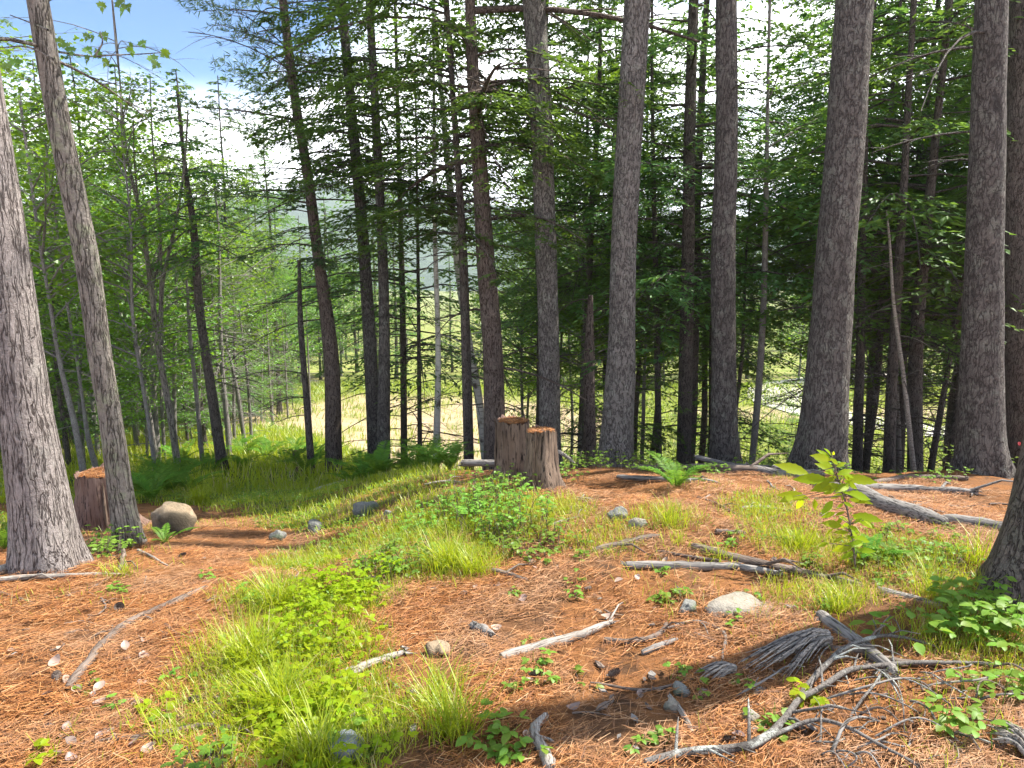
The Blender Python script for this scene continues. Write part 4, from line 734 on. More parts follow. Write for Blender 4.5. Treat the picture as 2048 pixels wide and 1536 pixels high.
ST = [
 ('fallen_log', [(1450, 952, 6.85), (1545, 964, 6.45), (1650, 984), (1760, 1018), (1892, 1056)], [15, 20, 24, 27, 22], WOOD_GREY, 'thick grey log lying behind the yellow green sapling, broken at one end', 'log', 14, .22, 0),
 ('fallen_log', [(1884, 1046), (1960, 1056), (2065, 1080)], [20, 22, 24], WOOD_GREY, 'grey log continuing past the broken end towards the dark flared trunk', 'log', 14, .2, 0),
 ('fallen_log', [(1392, 918, 7.5), (1470, 938, 7.1), (1560, 953, 6.7), (1645, 966, 6.3)], [10, 12, 15, 16], WOOD_GREY, 'thin pale log resting its tip between two dark pines', 'log', 10, .18, 1),
 ('fallen_log', [(1262, 946, 7.0), (1400, 950, 6.8), (1560, 966, 6.5)], [14, 17, 12], WOOD_BROWN, 'grey brown log lying flat at the edge of the slope', 'log', 12, .25, 2),
 ('fallen_log', [(1655, 982), (1780, 982), (1955, 990)], [13, 16, 10], WOOD_GREY, 'flaking grey log behind the thick broken log', 'log', 12, .35, 2),
 ('fallen_branch', [(1745, 972, 6.3), (1830, 960, 6.5), (1935, 963, 6.4)], [10, 11, 10], WOOD_BROWN, 'bowed brown branch lying at the foot of the dark hemlocks', 'branch', 9, .15, 0),
 ('fallen_branch', [(1235, 958), (1330, 964), (1440, 972)], [9, 10, 8], WOOD_GREY, 'thin grey branch in front of the flat grey brown log', 'branch', 8, .2, 2),
 ('fallen_branch', [(1250, 1137), (1380, 1139), (1500, 1143), (1562, 1153)], [14, 15, 14, 9], WOOD_GREY, 'smooth grey branch lying across the needles before the dark forked branch', 'branch', 9, .15, 0),
 ('fallen_branch', [(1383, 1098), (1450, 1118), (1560, 1142), (1640, 1160), (1725, 1176)], [13, 16, 15, 14, 10], WOOD_BROWN, 'dark knotty branch running past the foot of the yellow green sapling', 'branch', 9, .28, 4),
 ('fallen_twig', [(1308, 1106), (1420, 1124), (1525, 1138)], [5, 6, 4], WOOD_BROWN, 'thin straight twig beside the dark knotty branch', 'twig', 6, .1, 1),
 ('fallen_branch', [(1762, 1190), (1830, 1206), (1892, 1224)], [16, 15, 9], WOOD_PALE, 'short pale peeled branch among the weeds by the dark flared trunk', 'branch', 9, .15, 0),
 ('fallen_branch', [(1000, 1324), (1080, 1301), (1150, 1281), (1224, 1248)], [15, 18, 15, 8], WOOD_PALE, 'pale cracked branch lying alone on open orange needles', 'branch', 10, .2, 1),
 ('fallen_branch', [(688, 1358), (740, 1336), (814, 1308)], [17, 14, 8], WOOD_PALE, 'bleached short branch at the edge of the bright grass', 'branch', 9, .25, 0),
 ('fallen_branch', [(412, 1180), (340, 1215), (270, 1245), (215, 1287), (180, 1330), (138, 1384)], [9, 14, 12, 12, 13, 15], WOOD_BROWN, 'long wavy branch on the needles before the stout lit pine', 'branch', 9, .25, 2),
 ('fallen_branch', [(190, 1492), (300, 1480), (400, 1462), (490, 1472)], [7, 12, 13, 14], WOOD_BROWN, 'grey brown branch running into the bright grass clump', 'branch', 9, .2, 1),
 ('fallen_branch', [(-20, 1168), (60, 1160), (160, 1157), (256, 1156)], [10, 10, 9, 6], WOOD_PALE, 'straight pale stick across the roots of the stout lit pine', 'branch', 8, .15, 1),
 ('fallen_branch', [(236, 1092), (246, 1120), (215, 1162), (180, 1182), (110, 1200)], [10, 9, 8, 6, 4], WOOD_BROWN, 'curved dark stick beside the roots of the leaning maple', 'branch', 7, .15, 2),
 ('fallen_branch', [(-20, 1156), (45, 1134), (100, 1113)], [16, 14, 9], WOOD_PALE, 'short split pale stick leaning on the stout lit pine', 'branch', 9, .25, 1),
 ('fallen_branch', [(165, 1062), (215, 1058), (262, 1066)], [8, 8, 6], WOOD_GREY, 'grey stick lying at the foot of the rotten stump', 'branch', 7, .2, 0),
 ('fallen_twig', [(330, 1254), (362, 1276), (424, 1285)], [6, 5, 3], WOOD_BROWN, 'small bent twig beside the long wavy branch', 'twig', 6, .2, 1),
 ('fallen_twig', [(128, 1275), (150, 1268), (178, 1266)], [5, 5, 3], WOOD_BROWN, 'stubby dark twig near the long wavy branch', 'twig', 6, .2, 0),
 ('fallen_twig', [(276, 1104), (305, 1118), (338, 1136)], [6, 5, 3], WOOD_PALE, 'pale thin twig pointing away from the leaning maple', 'twig', 6, .1, 0),
 ('fallen_twig', [(-10, 1188), (35, 1200), (72, 1213)], [6, 5, 4], WOOD_BROWN, 'dark thin twig before the pale stick by the stout pine', 'twig', 6, .1, 0),
 ('fallen_branch', [(1640, 1237), (1690, 1279), (1728, 1306), (1794, 1356)], [20, 24, 23, 20], WOOD_GREY, 'weathered grey post like branch jutting out of the brush pile', 'branch', 11, .12, 0),
 ('fallen_branch', [(1640, 1300), (1740, 1320), (1850, 1336), (1930, 1330)], [12, 12, 11, 7], WOOD_BROWN, 'dark branch passing under the weathered grey post like branch', 'branch', 8, .2, 2),
 ('fallen_branch', [(1190, 1106), (1250, 1093), (1318, 1077)], [11, 13, 9], WOOD_BROWN, 'mossy dark branch below the pair of pale stones', 'branch', 9, .25, 1),
 ('fallen_twig', [(1100, 1056), (1135, 1044), (1165, 1036)], [7, 6, 4], WOOD_GREY, 'grey twig beside the green weeds in front of the stumps', 'twig', 6, .2, 1),
 ('fallen_branch', [(628, 984), (680, 968), (718, 960)], [5, 6, 6], BIRCH, 'white birch stick lying in the shaded grass', 'branch', 8, .1, 0),
 ('fallen_twig', [(724, 1119), (775, 1102), (825, 1087)], [5, 5, 3], WOOD_BROWN, 'straight brown twig in the worn path by the grass', 'twig', 6, .1, 0),
 ('fallen_branch', [(985, 1148), (1020, 1156), (1055, 1166)], [11, 10, 7], WOOD_BROWN, 'stubby brown branch at the foot of the tall grass tuft', 'branch', 8, .3, 1),
 ('fallen_twig', [(1395, 999), (1435, 1012), (1472, 1032)], [5, 5, 3], WOOD_BROWN, 'thin dark twig in front of the fern by the logs', 'twig', 6, .1, 1),
 ('fallen_branch', [(1208, 1284), (1262, 1290), (1318, 1274), (1334, 1250)], [9, 10, 9, 7], WOOD_BROWN, 'hooked root like branch on the needles below the pale slab stone', 'branch', 8, .25, 2),
 ('fallen_branch', [(1284, 1312), (1320, 1298), (1356, 1283)], [10, 11, 7], WOOD_GREY, 'short grey branch beside the hooked root like branch', 'branch', 8, .25, 0),
 ('fallen_branch', [(944, 1258), (966, 1266), (988, 1278)], [17, 16, 10], WOOD_GREY, 'thick grey stub poking out of the open needles', 'branch', 10, .2, 0),
 ('fallen_branch', [(1090, 1438), (1068, 1470), (1084, 1510), (1102, 1545)], [14, 19, 20, 22], WOOD_PALE, 'pale twisted root beside the round leaved plants', 'branch', 10, .25, 1),
 ('fallen_branch', [(1338, 1398), (1362, 1430), (1384, 1472)], [8, 10, 9], WOOD_PALE, 'split pale stick in front of the splintered wood', 'branch', 9, .25, 0),
 ('fallen_twig', [(1335, 1262), (1395, 1248), (1436, 1262), (1444, 1330)], [6, 6, 6, 4], WOOD_GREY, 'grey twig bent like a hook by the splintered wood', 'twig', 6, .15, 2),
 ('fallen_twig', [(1400, 1358), (1310, 1385), (1180, 1370)], [5, 6, 4], WOOD_BROWN, 'long dark twig leaving the splintered wood', 'twig', 6, .15, 2),
 ('fallen_branch', [(922, 931, 6.75), (960, 931, 6.7), (1004, 932, 6.65)], [12, 12, 12], WOOD_GREY, 'short grey log end lying against the tall stump', 'log', 12, .12, 0),
 ('fallen_twig', [(1112, 905, 7.3), (1130, 914, 7.2), (1150, 930, 7.1)], [7, 7, 4], WOOD_PALE, 'pale broken twig beside the shorter stump', 'twig', 6, .1, 0),
 ('fallen_twig', [(850, 972), (895, 966), (930, 970)], [4, 5, 4], WOOD_PALE, 'pale curved twig in front of the grey log end', 'twig', 6, .15, 1),
 ('fallen_twig', [(1480, 1020), (1530, 1018), (1575, 1024)], [6, 6, 4], WOOD_PALE, 'flaky pale twig before the thin pale log', 'twig', 6, .3, 3),
 ('fallen_branch', [(1430, 1068), (1470, 1070), (1492, 1072)], [9, 9, 7], WOOD_BROWN, 'dark bark strip lying on sunlit needles', 'branch', 8, .3, 0),
 ('fallen_twig', [(1640, 1036), (1660, 1034), (1675, 1036)], [8, 8, 6], WOOD_PALE, 'flat pale wood scrap under the yellow green sapling', 'twig', 7, .2, 0),
 ('fallen_twig', [(1760, 1150), (1870, 1149), (1985, 1153)], [4, 4, 3], WOOD_BROWN, 'long straight dark twig near the dark flared trunk', 'twig', 6, .1, 1),
]
for q, (nm, pts, w, mt, lb, ct, n, rg, fk) in enumerate(ST):
    stick(nm, pts, [v * 1.2 for v in w], mt, lb, ct, n, rg * 1.3, .42, q + 1, fk)
stick('fallen_branch', [(1290, 1534), (1400, 1516), (1500, 1510), (1565, 1465), (1592, 1425), (1640, 1396), (1700, 1362), (1790, 1347), (1900, 1340), (2070, 1338)], [15, 15, 16, 14, 12, 12, 10, 9, 8, 6], LICHEN_BRANCH,
      'long lichen spotted dead branch arching over the brush pile', 'branch', 9, .22, .6, 601, 14, .03)
stick('fallen_branch', [(1505, 1508), (1560, 1482), (1640, 1462), (1700, 1480), (1760, 1508), (1850, 1545)], [10, 10, 9, 8, 7, 5], LICHEN_BRANCH, 'thin lichened fork of the long dead branch curving over the brush', 'branch', 7, .14, .6, 602, 8, .03)
stick('fallen_branch', [(1600, 1400), (1660, 1345), (1720, 1310), (1790, 1292), (1880, 1302)], [12, 11, 9, 7, 4], LICHEN_BRANCH, 'lichened side branch crossing the weathered grey post like branch', 'branch', 7, .14, .6, 603, 9, .05)
for q, (pts, w) in enumerate([([(1690, 1372), (1800, 1385), (1920, 1430)], 4), ([(1700, 1395), (1790, 1430), (1850, 1440)], 5), ([(1640, 1490), (1650, 1440), (1700, 1425)], 5), ([(1750, 1480), (1850, 1470), (1930, 1500)], 5), ([(1720, 1330), (1790, 1400), (1810, 1480)], 4), ([(1660, 1520), (1700, 1470), (1760, 1450)], 8), ([(1840, 1350), (1900, 1400), (1960, 1415)], 4), ([(1470, 1400), (1530, 1385), (1600, 1330)], 5), ([(1700, 1440), (1745, 1400), (1765, 1350)], 6), ([(1650, 1405), (1740, 1398), (1850, 1365)], 6)]):
    o = stick('brush_twig', pts, w, WOOD_GREY if q % 2 else LICHEN_BRANCH, 'thin dead grey twig tangled in the brush pile', 'twig', 6, .12, .5, 620 + q, 3, .05); o['group'] = 'twigs of the brush pile'
rng = np.random.default_rng(91)
for q in range(24):
    a, c = rng.uniform(1600, 2000), rng.uniform(1330, 1520); an = rng.normal(.2, .7); l = rng.uniform(60, 190); k = rng.normal(0, 18)
    o = stick('brush_twig', [(a, c), (a + l * .5 * math.cos(an) + k, c + l * .25 * math.sin(an) + k * .5), (a + l * math.cos(an), c + l * .5 * math.sin(an))], rng.uniform(3, 6), (WOOD_GREY, LICHEN_BRANCH, WOOD_BROWN)[q % 3], 'thin dead grey twig tangled in the brush pile', 'twig', 6, .12, .5, 650 + q, 3, rng.uniform(.0, .06)); o['group'] = 'twigs of the brush pile'
for q in range(70):
    cr = q < 26; a, c = (rng.uniform(1140, 2000), rng.uniform(962, 1030)) if cr else (rng.uniform(40, 1600), rng.uniform(1110, 1520)); an = rng.uniform(0, 3.14); l = rng.uniform(24, 80); k = rng.normal(0, 5)
    o = stick('broken_twig', [(a, c), (a + l * .5 * math.cos(an), c + l * .2 * math.sin(an) + k), (a + l * math.cos(an), c + l * .4 * math.sin(an))], rng.uniform(2.5, 5.5), (WOOD_GREY, WOOD_BROWN, WOOD_PALE)[q % 3], 'short dead twig littered beside the fallen logs' if cr else 'small broken twig littered over the open needles', 'twig', 5, .15, .4, 700 + q, int(rng.integers(0, 3)), 0)
    o['group'] = 'twigs littered beside the logs' if cr else 'broken twigs littered over the needles'
# splintered weathered wood: a fan of shards on a common butt
def shards(name, p0, p1, nsh, wd, lbl, seed, rz=.03):
    A, Bp = gi(*p0), gi(*p1); rng = np.random.default_rng(seed); base = A.copy(); base[2] = ground(A[0], A[1]); root = empty(name, base); tag(root, lbl, 'wood')
    d = Bp - A; L = np.linalg.norm(d); d /= L; s = nrm(np.cross(d, [0, 0, 1.0])[None])[0]
    for q in range(nsh):
        mb = MB(); u = rng.uniform(-1, 1); l = L * rng.uniform(.55, 1.15) * (1 - .25 * abs(u)); hgt = rz * (1 - u * u) + rng.uniform(0, rz * 1.2)
        P = np.stack([s * (u * wd * .25) + [0, 0, hgt * .6 + .02], d * l * .4 + s * u * wd * .55 + [0, 0, hgt + .03], d * l + s * u * wd * rng.uniform(.9, 1.3) + [0, 0, hgt * .7 + rng.uniform(-.01, .025)]])
        r = rng.uniform(.003, .0085); Q = spl(P, 7); tube(mb, Q, np.array([r, r * 1.1, r * 1.1, r, r * .8, r * .5, r * .15]), 5, .3, 30, seed + q, squash=.5)
        mb.obj('shard', WOOD_PALE if q % 3 else WOOD_GREY, root)
shards('splintered_wood', (1655, 1292), (1495, 1355), 70, .10, 'fan of splintered weathered grey wood beside the brush pile', 31, .035)
shards('splintered_wood', (1470, 1352), (1390, 1366), 22, .04, 'small frayed grey wood scrap behind the split pale stick', 33, .02)
shards('splintered_wood', (2060, 1530), (1995, 1462), 30, .07, 'dark frayed rotten wood among the weeds by the brush pile', 37, .025)

# ------------------------------------------------------------------ stones
def stonemat(name, a, b, c):
    m = Mat(name); co = m.coord(); n = m.noise(co, 14, 6, .65); k = m.noise(co, 4, 4); s = m.noise(co, 80, 3)
    col = m.mix(m.mr(n, .3, .7), a, b); col = m.mix(m.mr(k, .46, .56, 0, .85), col, c); col = m.mix(m.mr(s, .6, .7, 0, .4), col, tuple(x * .4 for x in a))
    return m.bsdf(col, .85, m.math('ADD', n, m.math('MULTIPLY', s, .4)), .9, .02)
ST_TAN = stonemat('tan_stone', (.21, .155, .10), (.32, .25, .17), (.11, .09, .06)); ST_GREY = stonemat('grey_stone', (.13, .13, .12), (.25, .25, .23), (.10, .125, .075)); ST_PALE = stonemat('pale_stone', (.22, .19, .15), (.34, .31, .26), (.15, .15, .115))
ST_BLUE = stonemat('blue_grey_stone', (.15, .17, .19), (.26, .28, .31), (.14, .15, .13))
def rockmesh(w, d, h, seed, nu=28, nv=18, ang=.4):
    u = np.linspace(0, 2 * np.pi, nu, endpoint=False); v = np.linspace(-1, 1, nv) * np.pi / 2 * .999
    U, Vv = np.meshgrid(u, v, indexing='xy'); D = np.stack([np.cos(Vv) * np.cos(U), np.cos(Vv) * np.sin(U), np.sin(Vv)], -1)
    r = 1 + ang * fbm(D[..., 0] * 1.3, D[..., 1] * 1.3, D[..., 2] * 1.3, seed, 2) * 1.6 + .06 * fbm(D[..., 0] * 5, D[..., 1] * 5, D[..., 2] * 5, seed + 3, 3)
    rng = np.random.default_rng(seed)
    for _ in range(5):                                              # planed facets
        nrmv = nrm(rng.normal(0, 1, (1, 3)))[0]; c = rng.uniform(.72, .92); q = D @ nrmv; r = np.where(q * r > c, c / np.maximum(q, .05), r)
    P = D * r[..., None] * np.array([w / 2, d / 2, h / 2]); b = MB(); n = nu; k = nv
    i, j = np.meshgrid(np.arange(k - 1), np.arange(n), indexing='ij'); j2 = (j + 1) % n
    b.add(P, np.stack([i * n + j, i * n + j2, (i + 1) * n + j2, (i + 1) * n + j], -1).reshape(-1, 4)); return b
def rock(px, py, wpx, hpx, mat, label, seed, sink=.25, rz=None, name='stone', deep=.8, group=None):
    g = gi(px, py); s = np.linalg.norm(g - EYE) / FPX; w, h = wpx * s, hpx * s
    o = rockmesh(w, w * deep, h * 1.35, seed, *((12, 8, .7) if name == 'stone_chip' else (28, 18, .4))).obj(name, mat, None, (g[0], g[1], float(ground(g[0], g[1])) + h * 1.35 * (.5 - sink)))
    o.rotation_euler = (0, 0, seed * 1.7 if rz is None else rz); tag(o, label, 'stone', group); return o
rock(352, 1064, 72, 45, ST_TAN, 'big tan boulder at the edge of the shaded path', 3, .12, .2, 'boulder')
rock(629, 1066, 38, 24, ST_GREY, 'rounded pale grey stone in the grass by the path', 5)
rock(732, 1030, 50, 26, ST_GREY, 'long grey stone leaning in the grass below the birch stick', 7, .25, .5)
rock(776, 1034, 18, 12, ST_GREY, 'small grey stone beside the long grey stone', 9)
rock(556, 1080, 30, 20, ST_GREY, 'dull grey stone half buried in the shaded path', 11)
rock(1234, 1036, 36, 22, ST_GREY, 'angular pale stone on the needles, higher of a pair', 13)
rock(1274, 1054, 40, 18, ST_PALE, 'low pale stone beside the angular pale stone', 15)
rock(1487, 1222, 165, 46, ST_PALE, 'broad flat pale slab bulging out of the needles', 18, .68, .1, 'stone', .6)
rock(1376, 1222, 44, 24, ST_GREY, 'grey green stone beside the broad flat slab', 19, .35)
rock(876, 1308, 52, 32, ST_TAN, 'tan stone sunk in the needles behind the yellow grass tuft', 21, .4)
rock(692, 1508, 84, 46, ST_BLUE, 'smooth blue grey stone in the grass', 23, .35)
rock(1345, 1418, 34, 20, ST_PALE, 'small pale stone by the split pale stick', 25, .35)
rock(1500, 1440, 40, 22, ST_PALE, 'small flaky pale stone below the splintered wood', 27, .35)
rock(1360, 1385, 36, 20, ST_GREY, 'small grey stone by the frayed wood scrap', 29, .4)
rng = np.random.default_rng(5)
for q in range(34):
    px, py = (rng.uniform(150, 470), rng.uniform(1215, 1470)) if q < 24 else (rng.uniform(560, 1300), rng.uniform(1080, 1500))
    rock(px, py, rng.uniform(9, 19), rng.uniform(3, 5.5), [ST_PALE, ST_TAN, ST_TAN][q % 3], 'thumb sized pale stone chip scattered on the orange needles', 60 + q, .4, None, 'stone_chip', .6, 'pale chips scattered on the needles')
# curled dead leaves
DEAD = leafmat('dead_leaf', (.20, .12, .09), (.40, .30, .26), .15, None, .3)
rng = np.random.default_rng(15)
for q in range(60):
    px, py = (rng.uniform(0, 300), rng.uniform(1240, 1530)) if q < 36 else (rng.uniform(300, 1500), rng.uniform(1090, 1530)); g = gi(px, py)
    l = rng.uniform(.03, .055); t = np.linspace(0, 1, 6); wv = np.sin(np.pi * np.clip(t * .92 + .04, 0, 1)) ** .8 * l * .36
    c = np.stack([t * l, 0 * t, .5 * l * (t - .5) ** 2 * rng.uniform(0, 3)], -1); e = np.array([0, 1.0, rng.uniform(.0, .9)])
    V = np.vstack([c, c + wv[:, None] * e, c + wv[:, None] * e * [1, -1, 1]]); f = np.arange(5)
    b = MB(); b.add(V, np.vstack([np.stack([f, f + 1, f + 7, f + 6], -1), np.stack([f + 1, f, f + 12, f + 13], -1)]))
    o = b.obj('dead_leaf', DEAD, None, (g[0], g[1], float(ground(g[0], g[1])) + .018)); o.rotation_euler = (rng.normal(0, .3), rng.normal(0, .3), rng.uniform(0, 6.28))
    tag(o, 'curled dead brown leaf lying on the orange needles', 'leaf', 'dead leaves on the needles')

# pine cones and bark flakes
rng = np.random.default_rng(25)
cb_ = MB(); nu = 9
for k in range(8):
    zc_ = .006 + k * .007; r = .017 * math.sin(math.pi * (k + 1.2) / 9.6) ** .7
    for q in range(nu):
        a = 6.283 * (q + .5 * (k % 2)) / nu; d = np.array([math.cos(a), math.sin(a), 0]); s = np.array([-d[1], d[0], 0]); c = np.array([0, 0, zc_])
        cb_.add(np.array([c + d * r * .3 - s * .004, c + d * r * .3 + s * .004, c + d * r * 1.15 + s * .005 + [0, 0, .007], c + d * r * 1.15 - s * .005 + [0, 0, .007]]), np.array([[0, 1, 2, 3]]), 0, False)
tube(cb_, np.array([[0, 0, 0], [0, 0, .03], [0, 0, .062]]), np.array([.006, .011, .003]), 6)
CONE = cb_.mesh('pine_cone', [WOOD_BROWN])
for q in range(9):
    g = gi(rng.uniform(60, 1900), rng.uniform(1120, 1520)); o = bpy.data.objects.new('pine_cone', CONE); COL.objects.link(o); o.location = (g[0], g[1], float(ground(g[0], g[1])) + .022); o.rotation_euler = (1.5 + rng.normal(0, .15), 0, rng.uniform(0, 6.28)); s = rng.uniform(.8, 1.2); o.scale = (s, s, s)
    tag(o, 'brown open pine cone lying on the orange needles', 'pine cone', 'pine cones on the needles')
FLK = []
for v in range(4):
    k = 7; a = np.sort(rng.uniform(0, 6.283, k)); r = rng.uniform(.5, 1.0, k); p = np.stack([np.cos(a) * r * .028, np.sin(a) * r * .013, rng.normal(0, .002, k)], -1); m = MB()
    m.add(np.vstack([p, p + [0, 0, .005]]), np.vstack([np.stack([np.arange(k), (np.arange(k) + 1) % k, (np.arange(k) + 1) % k + k, np.arange(k) + k], -1)]), 0, False); m.add(p + [0, 0, .005], np.arange(k)[None], 0, False); FLK.append(m.mesh('bark_flake', [(WOOD_BROWN, WOOD_GREY, BARK_RED, WOOD_BROWN)[v]]))
for q in range(120):
    g = gi(rng.uniform(20, 2000), rng.uniform(1090, 1530)); o = bpy.data.objects.new('bark_flake', FLK[q % 4]); COL.objects.link(o); s = rng.uniform(.6, 1.6); o.location = (g[0], g[1], float(ground(g[0], g[1])) + .014); o.rotation_euler = (rng.normal(0, .2), rng.normal(0, .2), rng.uniform(0, 6.28)); o.scale = (s, s, s)
    tag(o, 'small dark bark flake lying on the orange needles', 'bark flake', 'bark flakes on the needles')

# ------------------------------------------------------------------ leaves and plants
def leafshape(P, Tp, w, up=(0, 0, 1), droop=.12, fold=.18, k=7, tooth=0.0, power=.75, wide=.45):
    P, Tp = np.asarray(P, float), np.asarray(Tp, float); d = Tp - P; L = np.linalg.norm(d); d = d / L
    s = nrm(np.cross(d, np.asarray(up, float))[None])[0]; n = np.cross(s, d); t = np.linspace(0, 1, k)
    tt = t ** (math.log(.5) / math.log(wide)); wv = np.sin(np.pi * np.clip(tt, 0, 1)) ** power * w / 2 * (1 + tooth * ((np.arange(k) % 2) - .5))
    c = P + d * (L * t)[:, None] - n * (droop * L * (t - .35) ** 2 * 1.2)[:, None]
    V = np.vstack([c, c + s * wv[:, None] + n * (fold * wv)[:, None], c - s * wv[:, None] + n * (fold * wv)[:, None]]); f = np.arange(k - 1)
    return V, np.vstack([np.stack([f, f + k, f + k + 1, f + 1], -1), np.stack([f, f + 1, f + 2 * k + 1, f + 2 * k], -1)])
MAPLE_OUT = np.array([(0, 0), (.08, .12), (.30, .05), (.26, .2), (.5, .34), (.36, .42), (.34, .55), (.14, .52), (.16, .74), (.06, .78), (0, 1.0)])
def mapleleaf(P, d, n, L):
    d = nrm(np.asarray(d, float)[None])[0]; s = nrm(np.cross(d, n)[None])[0]; n = np.cross(s, d); o = MAPLE_OUT
    pt = lambda a, b: P + (s * a + d * b + n * (.25 * abs(a) - .2 * b * b)) * L
    R_ = [pt(a * 1.1, b) for a, b in o]; Lf = [pt(-a * 1.1, b) for a, b in o[1:-1]]; mid = [pt(0, b) for b in (.2, .42, .65)]
    V = np.array(R_ + Lf + mid); k = len(o); m0 = k + k - 2
    F = []
    for sgn in (0, 1):
        g = lambda i: i if (sgn == 0 or i in (0, k - 1)) else k + i - 1
        for i in range(k - 1):
            b = (o[i][1] + o[i + 1][1]) / 2; m = m0 + (0 if b < .3 else 1 if b < .53 else 2)
            F.append((g(i), g(i + 1), m) if sgn == 0 else (g(i + 1), g(i), m))
        F += [(0, m0, m0)][:0]
        a = g(4); F.append((m0, g(4), m0 + 1) if sgn == 0 else (m0 + 1, g(4), m0)); F.append((m0 + 1, g(7), m0 + 2) if sgn == 0 else (m0 + 2, g(7), m0 + 1))
    return V, np.array(F)
# yellow green sapling, each leaf its own part
def sapling():
    Yd = gi(1712, 1146)[1]; stem = np.array([at(a, b, Yd) for a, b in [(1712, 1150), (1706, 1090), (1692, 1010), (1674, 950), (1663, 905)]]); base = stem[0].copy()
    rng = np.random.default_rng(3); root = empty('sapling', base); tag(root, 'glowing yellow green sapling with toothed leaves in the sunlit needles', 'sapling')
    b = MB(); tube(b, spl(stem - base, 18), np.linspace(.006, .0025, 18), 6)
    Z = [(600, 130, 495, 68), (612, 120, 560, 58), (616, 110, 636, 84), (610, 150, 455, 110), (620, 200, 480, 132), (626, 236, 485, 170), (640, 200, 725, 165), (440, 250, 180, 178), (405, 225, 268, 242), (580, 290, 318, 292),
         (620, 275, 455, 385), (650, 260, 775, 218), (700, 280, 965, 316), (700, 300, 815, 368), (680, 335, 450, 378), (640, 370, 545, 405), (720, 390, 912, 444), (690, 400, 600, 438), (440, 432, 195, 404), (330, 420, 222, 462),
         (400, 432, 342, 524), (480, 440, 492, 534), (620, 452, 535, 558), (700, 462, 775, 505), (740, 440, 865, 472), (760, 560, 1005, 603), (800, 590, 952, 664), (690, 640, 535, 618), (740, 692, 618, 688), (725, 720, 765, 752),
         (780, 780, 608, 832), (780, 832, 676, 894), (800, 820, 945, 832), (800, 850, 842, 892), (660, 180, 600, 140), (640, 250, 560, 240), (690, 260, 760, 300), (700, 470, 640, 520), (770, 580, 850, 620), (760, 800, 850, 770)]
    for _ in range(30):
        u = rng.random(); c0 = np.array([np.interp(u, [0, .5, 1], [780, 700, 620]), np.interp(u, [0, .5, 1], [820, 420, 150])]) + rng.normal(0, 1, 2) * [70, 45]; a = rng.choice([0, math.pi]) + rng.normal(.15, .45); l = rng.uniform(60, 125); Z.append((c0[0], c0[1], c0[0] + l * math.cos(a), c0[1] + .45 * l * abs(math.sin(a)) + 25))
    for q, (bx, by, tx, ty) in enumerate(Z):
        f = lambda zx, zy, dy: at(1500 + .2676 * zx, 880 + .2676 * zy, Yd + dy) - base
        dy = rng.uniform(-.10, .10); A = f(bx, by, dy * .4); T_ = f(tx, ty, dy * .4 + rng.uniform(-.06, .06)); L = np.linalg.norm(T_ - A)
        k = np.argmin(np.linalg.norm(stem - base - A, axis=1)); js = spl(stem - base, 18); k = np.argmin(np.linalg.norm(js - A, axis=1)); k = max(0, k - 1)
        tube(b, np.vstack([js[k], A]), np.array([.0022, .0014]), 4, cap=False)
        V, F = leafshape(A, T_, L * rng.uniform(.28, .36), (rng.normal(0, .25), -1.2 + rng.normal(0, .3), 1), rng.uniform(.05, .25), .16, 13, .16, 1.05); l = MB(); l.add(V, F); l.obj('leaf', SAP, root)
    b.obj('stem', WOOD_BROWN, root)
sapling()
# maple twigs against the sky belong to the leaning maple
def sky_twig():
    rng = np.random.default_rng(8); Yd = rootB.location.y; b0 = np.array(rootB.location); w = MB()
    for pts in ([(118, 104), (170, 112), (230, 110), (285, 108), (338, 104)], [(190, 112), (205, 80), (200, 62)], [(96, 60), (60, 45), (20, 30)], [(108, 120), (60, 95), (0, 95)], [(78, 10), (180, -30), (250, -10)]):
        tube(w, spl(np.array([at(a, c, Yd + rng.uniform(-.2, .1)) for a, c in pts]) - b0, 12), np.linspace(.007, .003, 12), 5, cap=False)
    w.obj('twig', BARK_MAPLE, rootB)
    for (px, py) in [(178, 66), (205, 62), (190, 72), (168, 94), (205, 104), (218, 118), (180, 110), (266, 86), (280, 80), (262, 92), (300, 108), (322, 104), (316, 122), (332, 96), (130, 84), (142, 92), (125, 76), (206, 2), (256, 6), (250, 16), (232, 0), (10, 124), (28, 116), (4, 340), (14, 350)]:
        P = at(px, py, Yd + rng.uniform(-.15, .1)) - b0
        V, F = mapleleaf(P, (rng.normal(0, .6), rng.normal(0, .2), -.8), np.array([rng.normal(0, .4), -1.0, .5]), rng.uniform(.06, .085)); m = MB(); m.add(V, F, 0, False); m.obj('leaf', MAPLE, rootB)
sky_twig()
# ferns
def frond(rng, L, az, lean, k=13, wide=.30):
    d = np.array([math.cos(az), math.sin(az), 0]); s = np.array([-d[1], d[0], 0]); t = np.linspace(0, 1, k)
    c = d * (L * (lean * t + .32 * t * t))[:, None] + np.array([0, 0, 1.0]) * (L * (1.1 * t - .6 * t * t))[:, None]; b = MB()
    tube(b, c, np.linspace(.004, .0015, k), 3, cap=False)
    T = nrm(np.gradient(c, axis=0)); u = np.linspace(.12, 1, int(k * 2.2)); C = np.stack([np.interp(u, t, c[:, q]) for q in range(3)], -1); TT = np.stack([np.interp(u, t, T[:, q]) for q in range(3)], -1)
    pl = L * wide * np.sin(np.pi * np.clip(u * .9 + .06, 0, 1)) ** .8 * .55
    for sg in (-1, 1):
        N = nrm(np.cross(TT, s)); D = s * sg * .9 + TT * .45 + rng.normal(0, .08, C.shape)
        leaves(b, C, D, -N if N[0, 2] < 0 else N, pl, pl * .17 + .003, 0, .05)
    return b
FR = {}
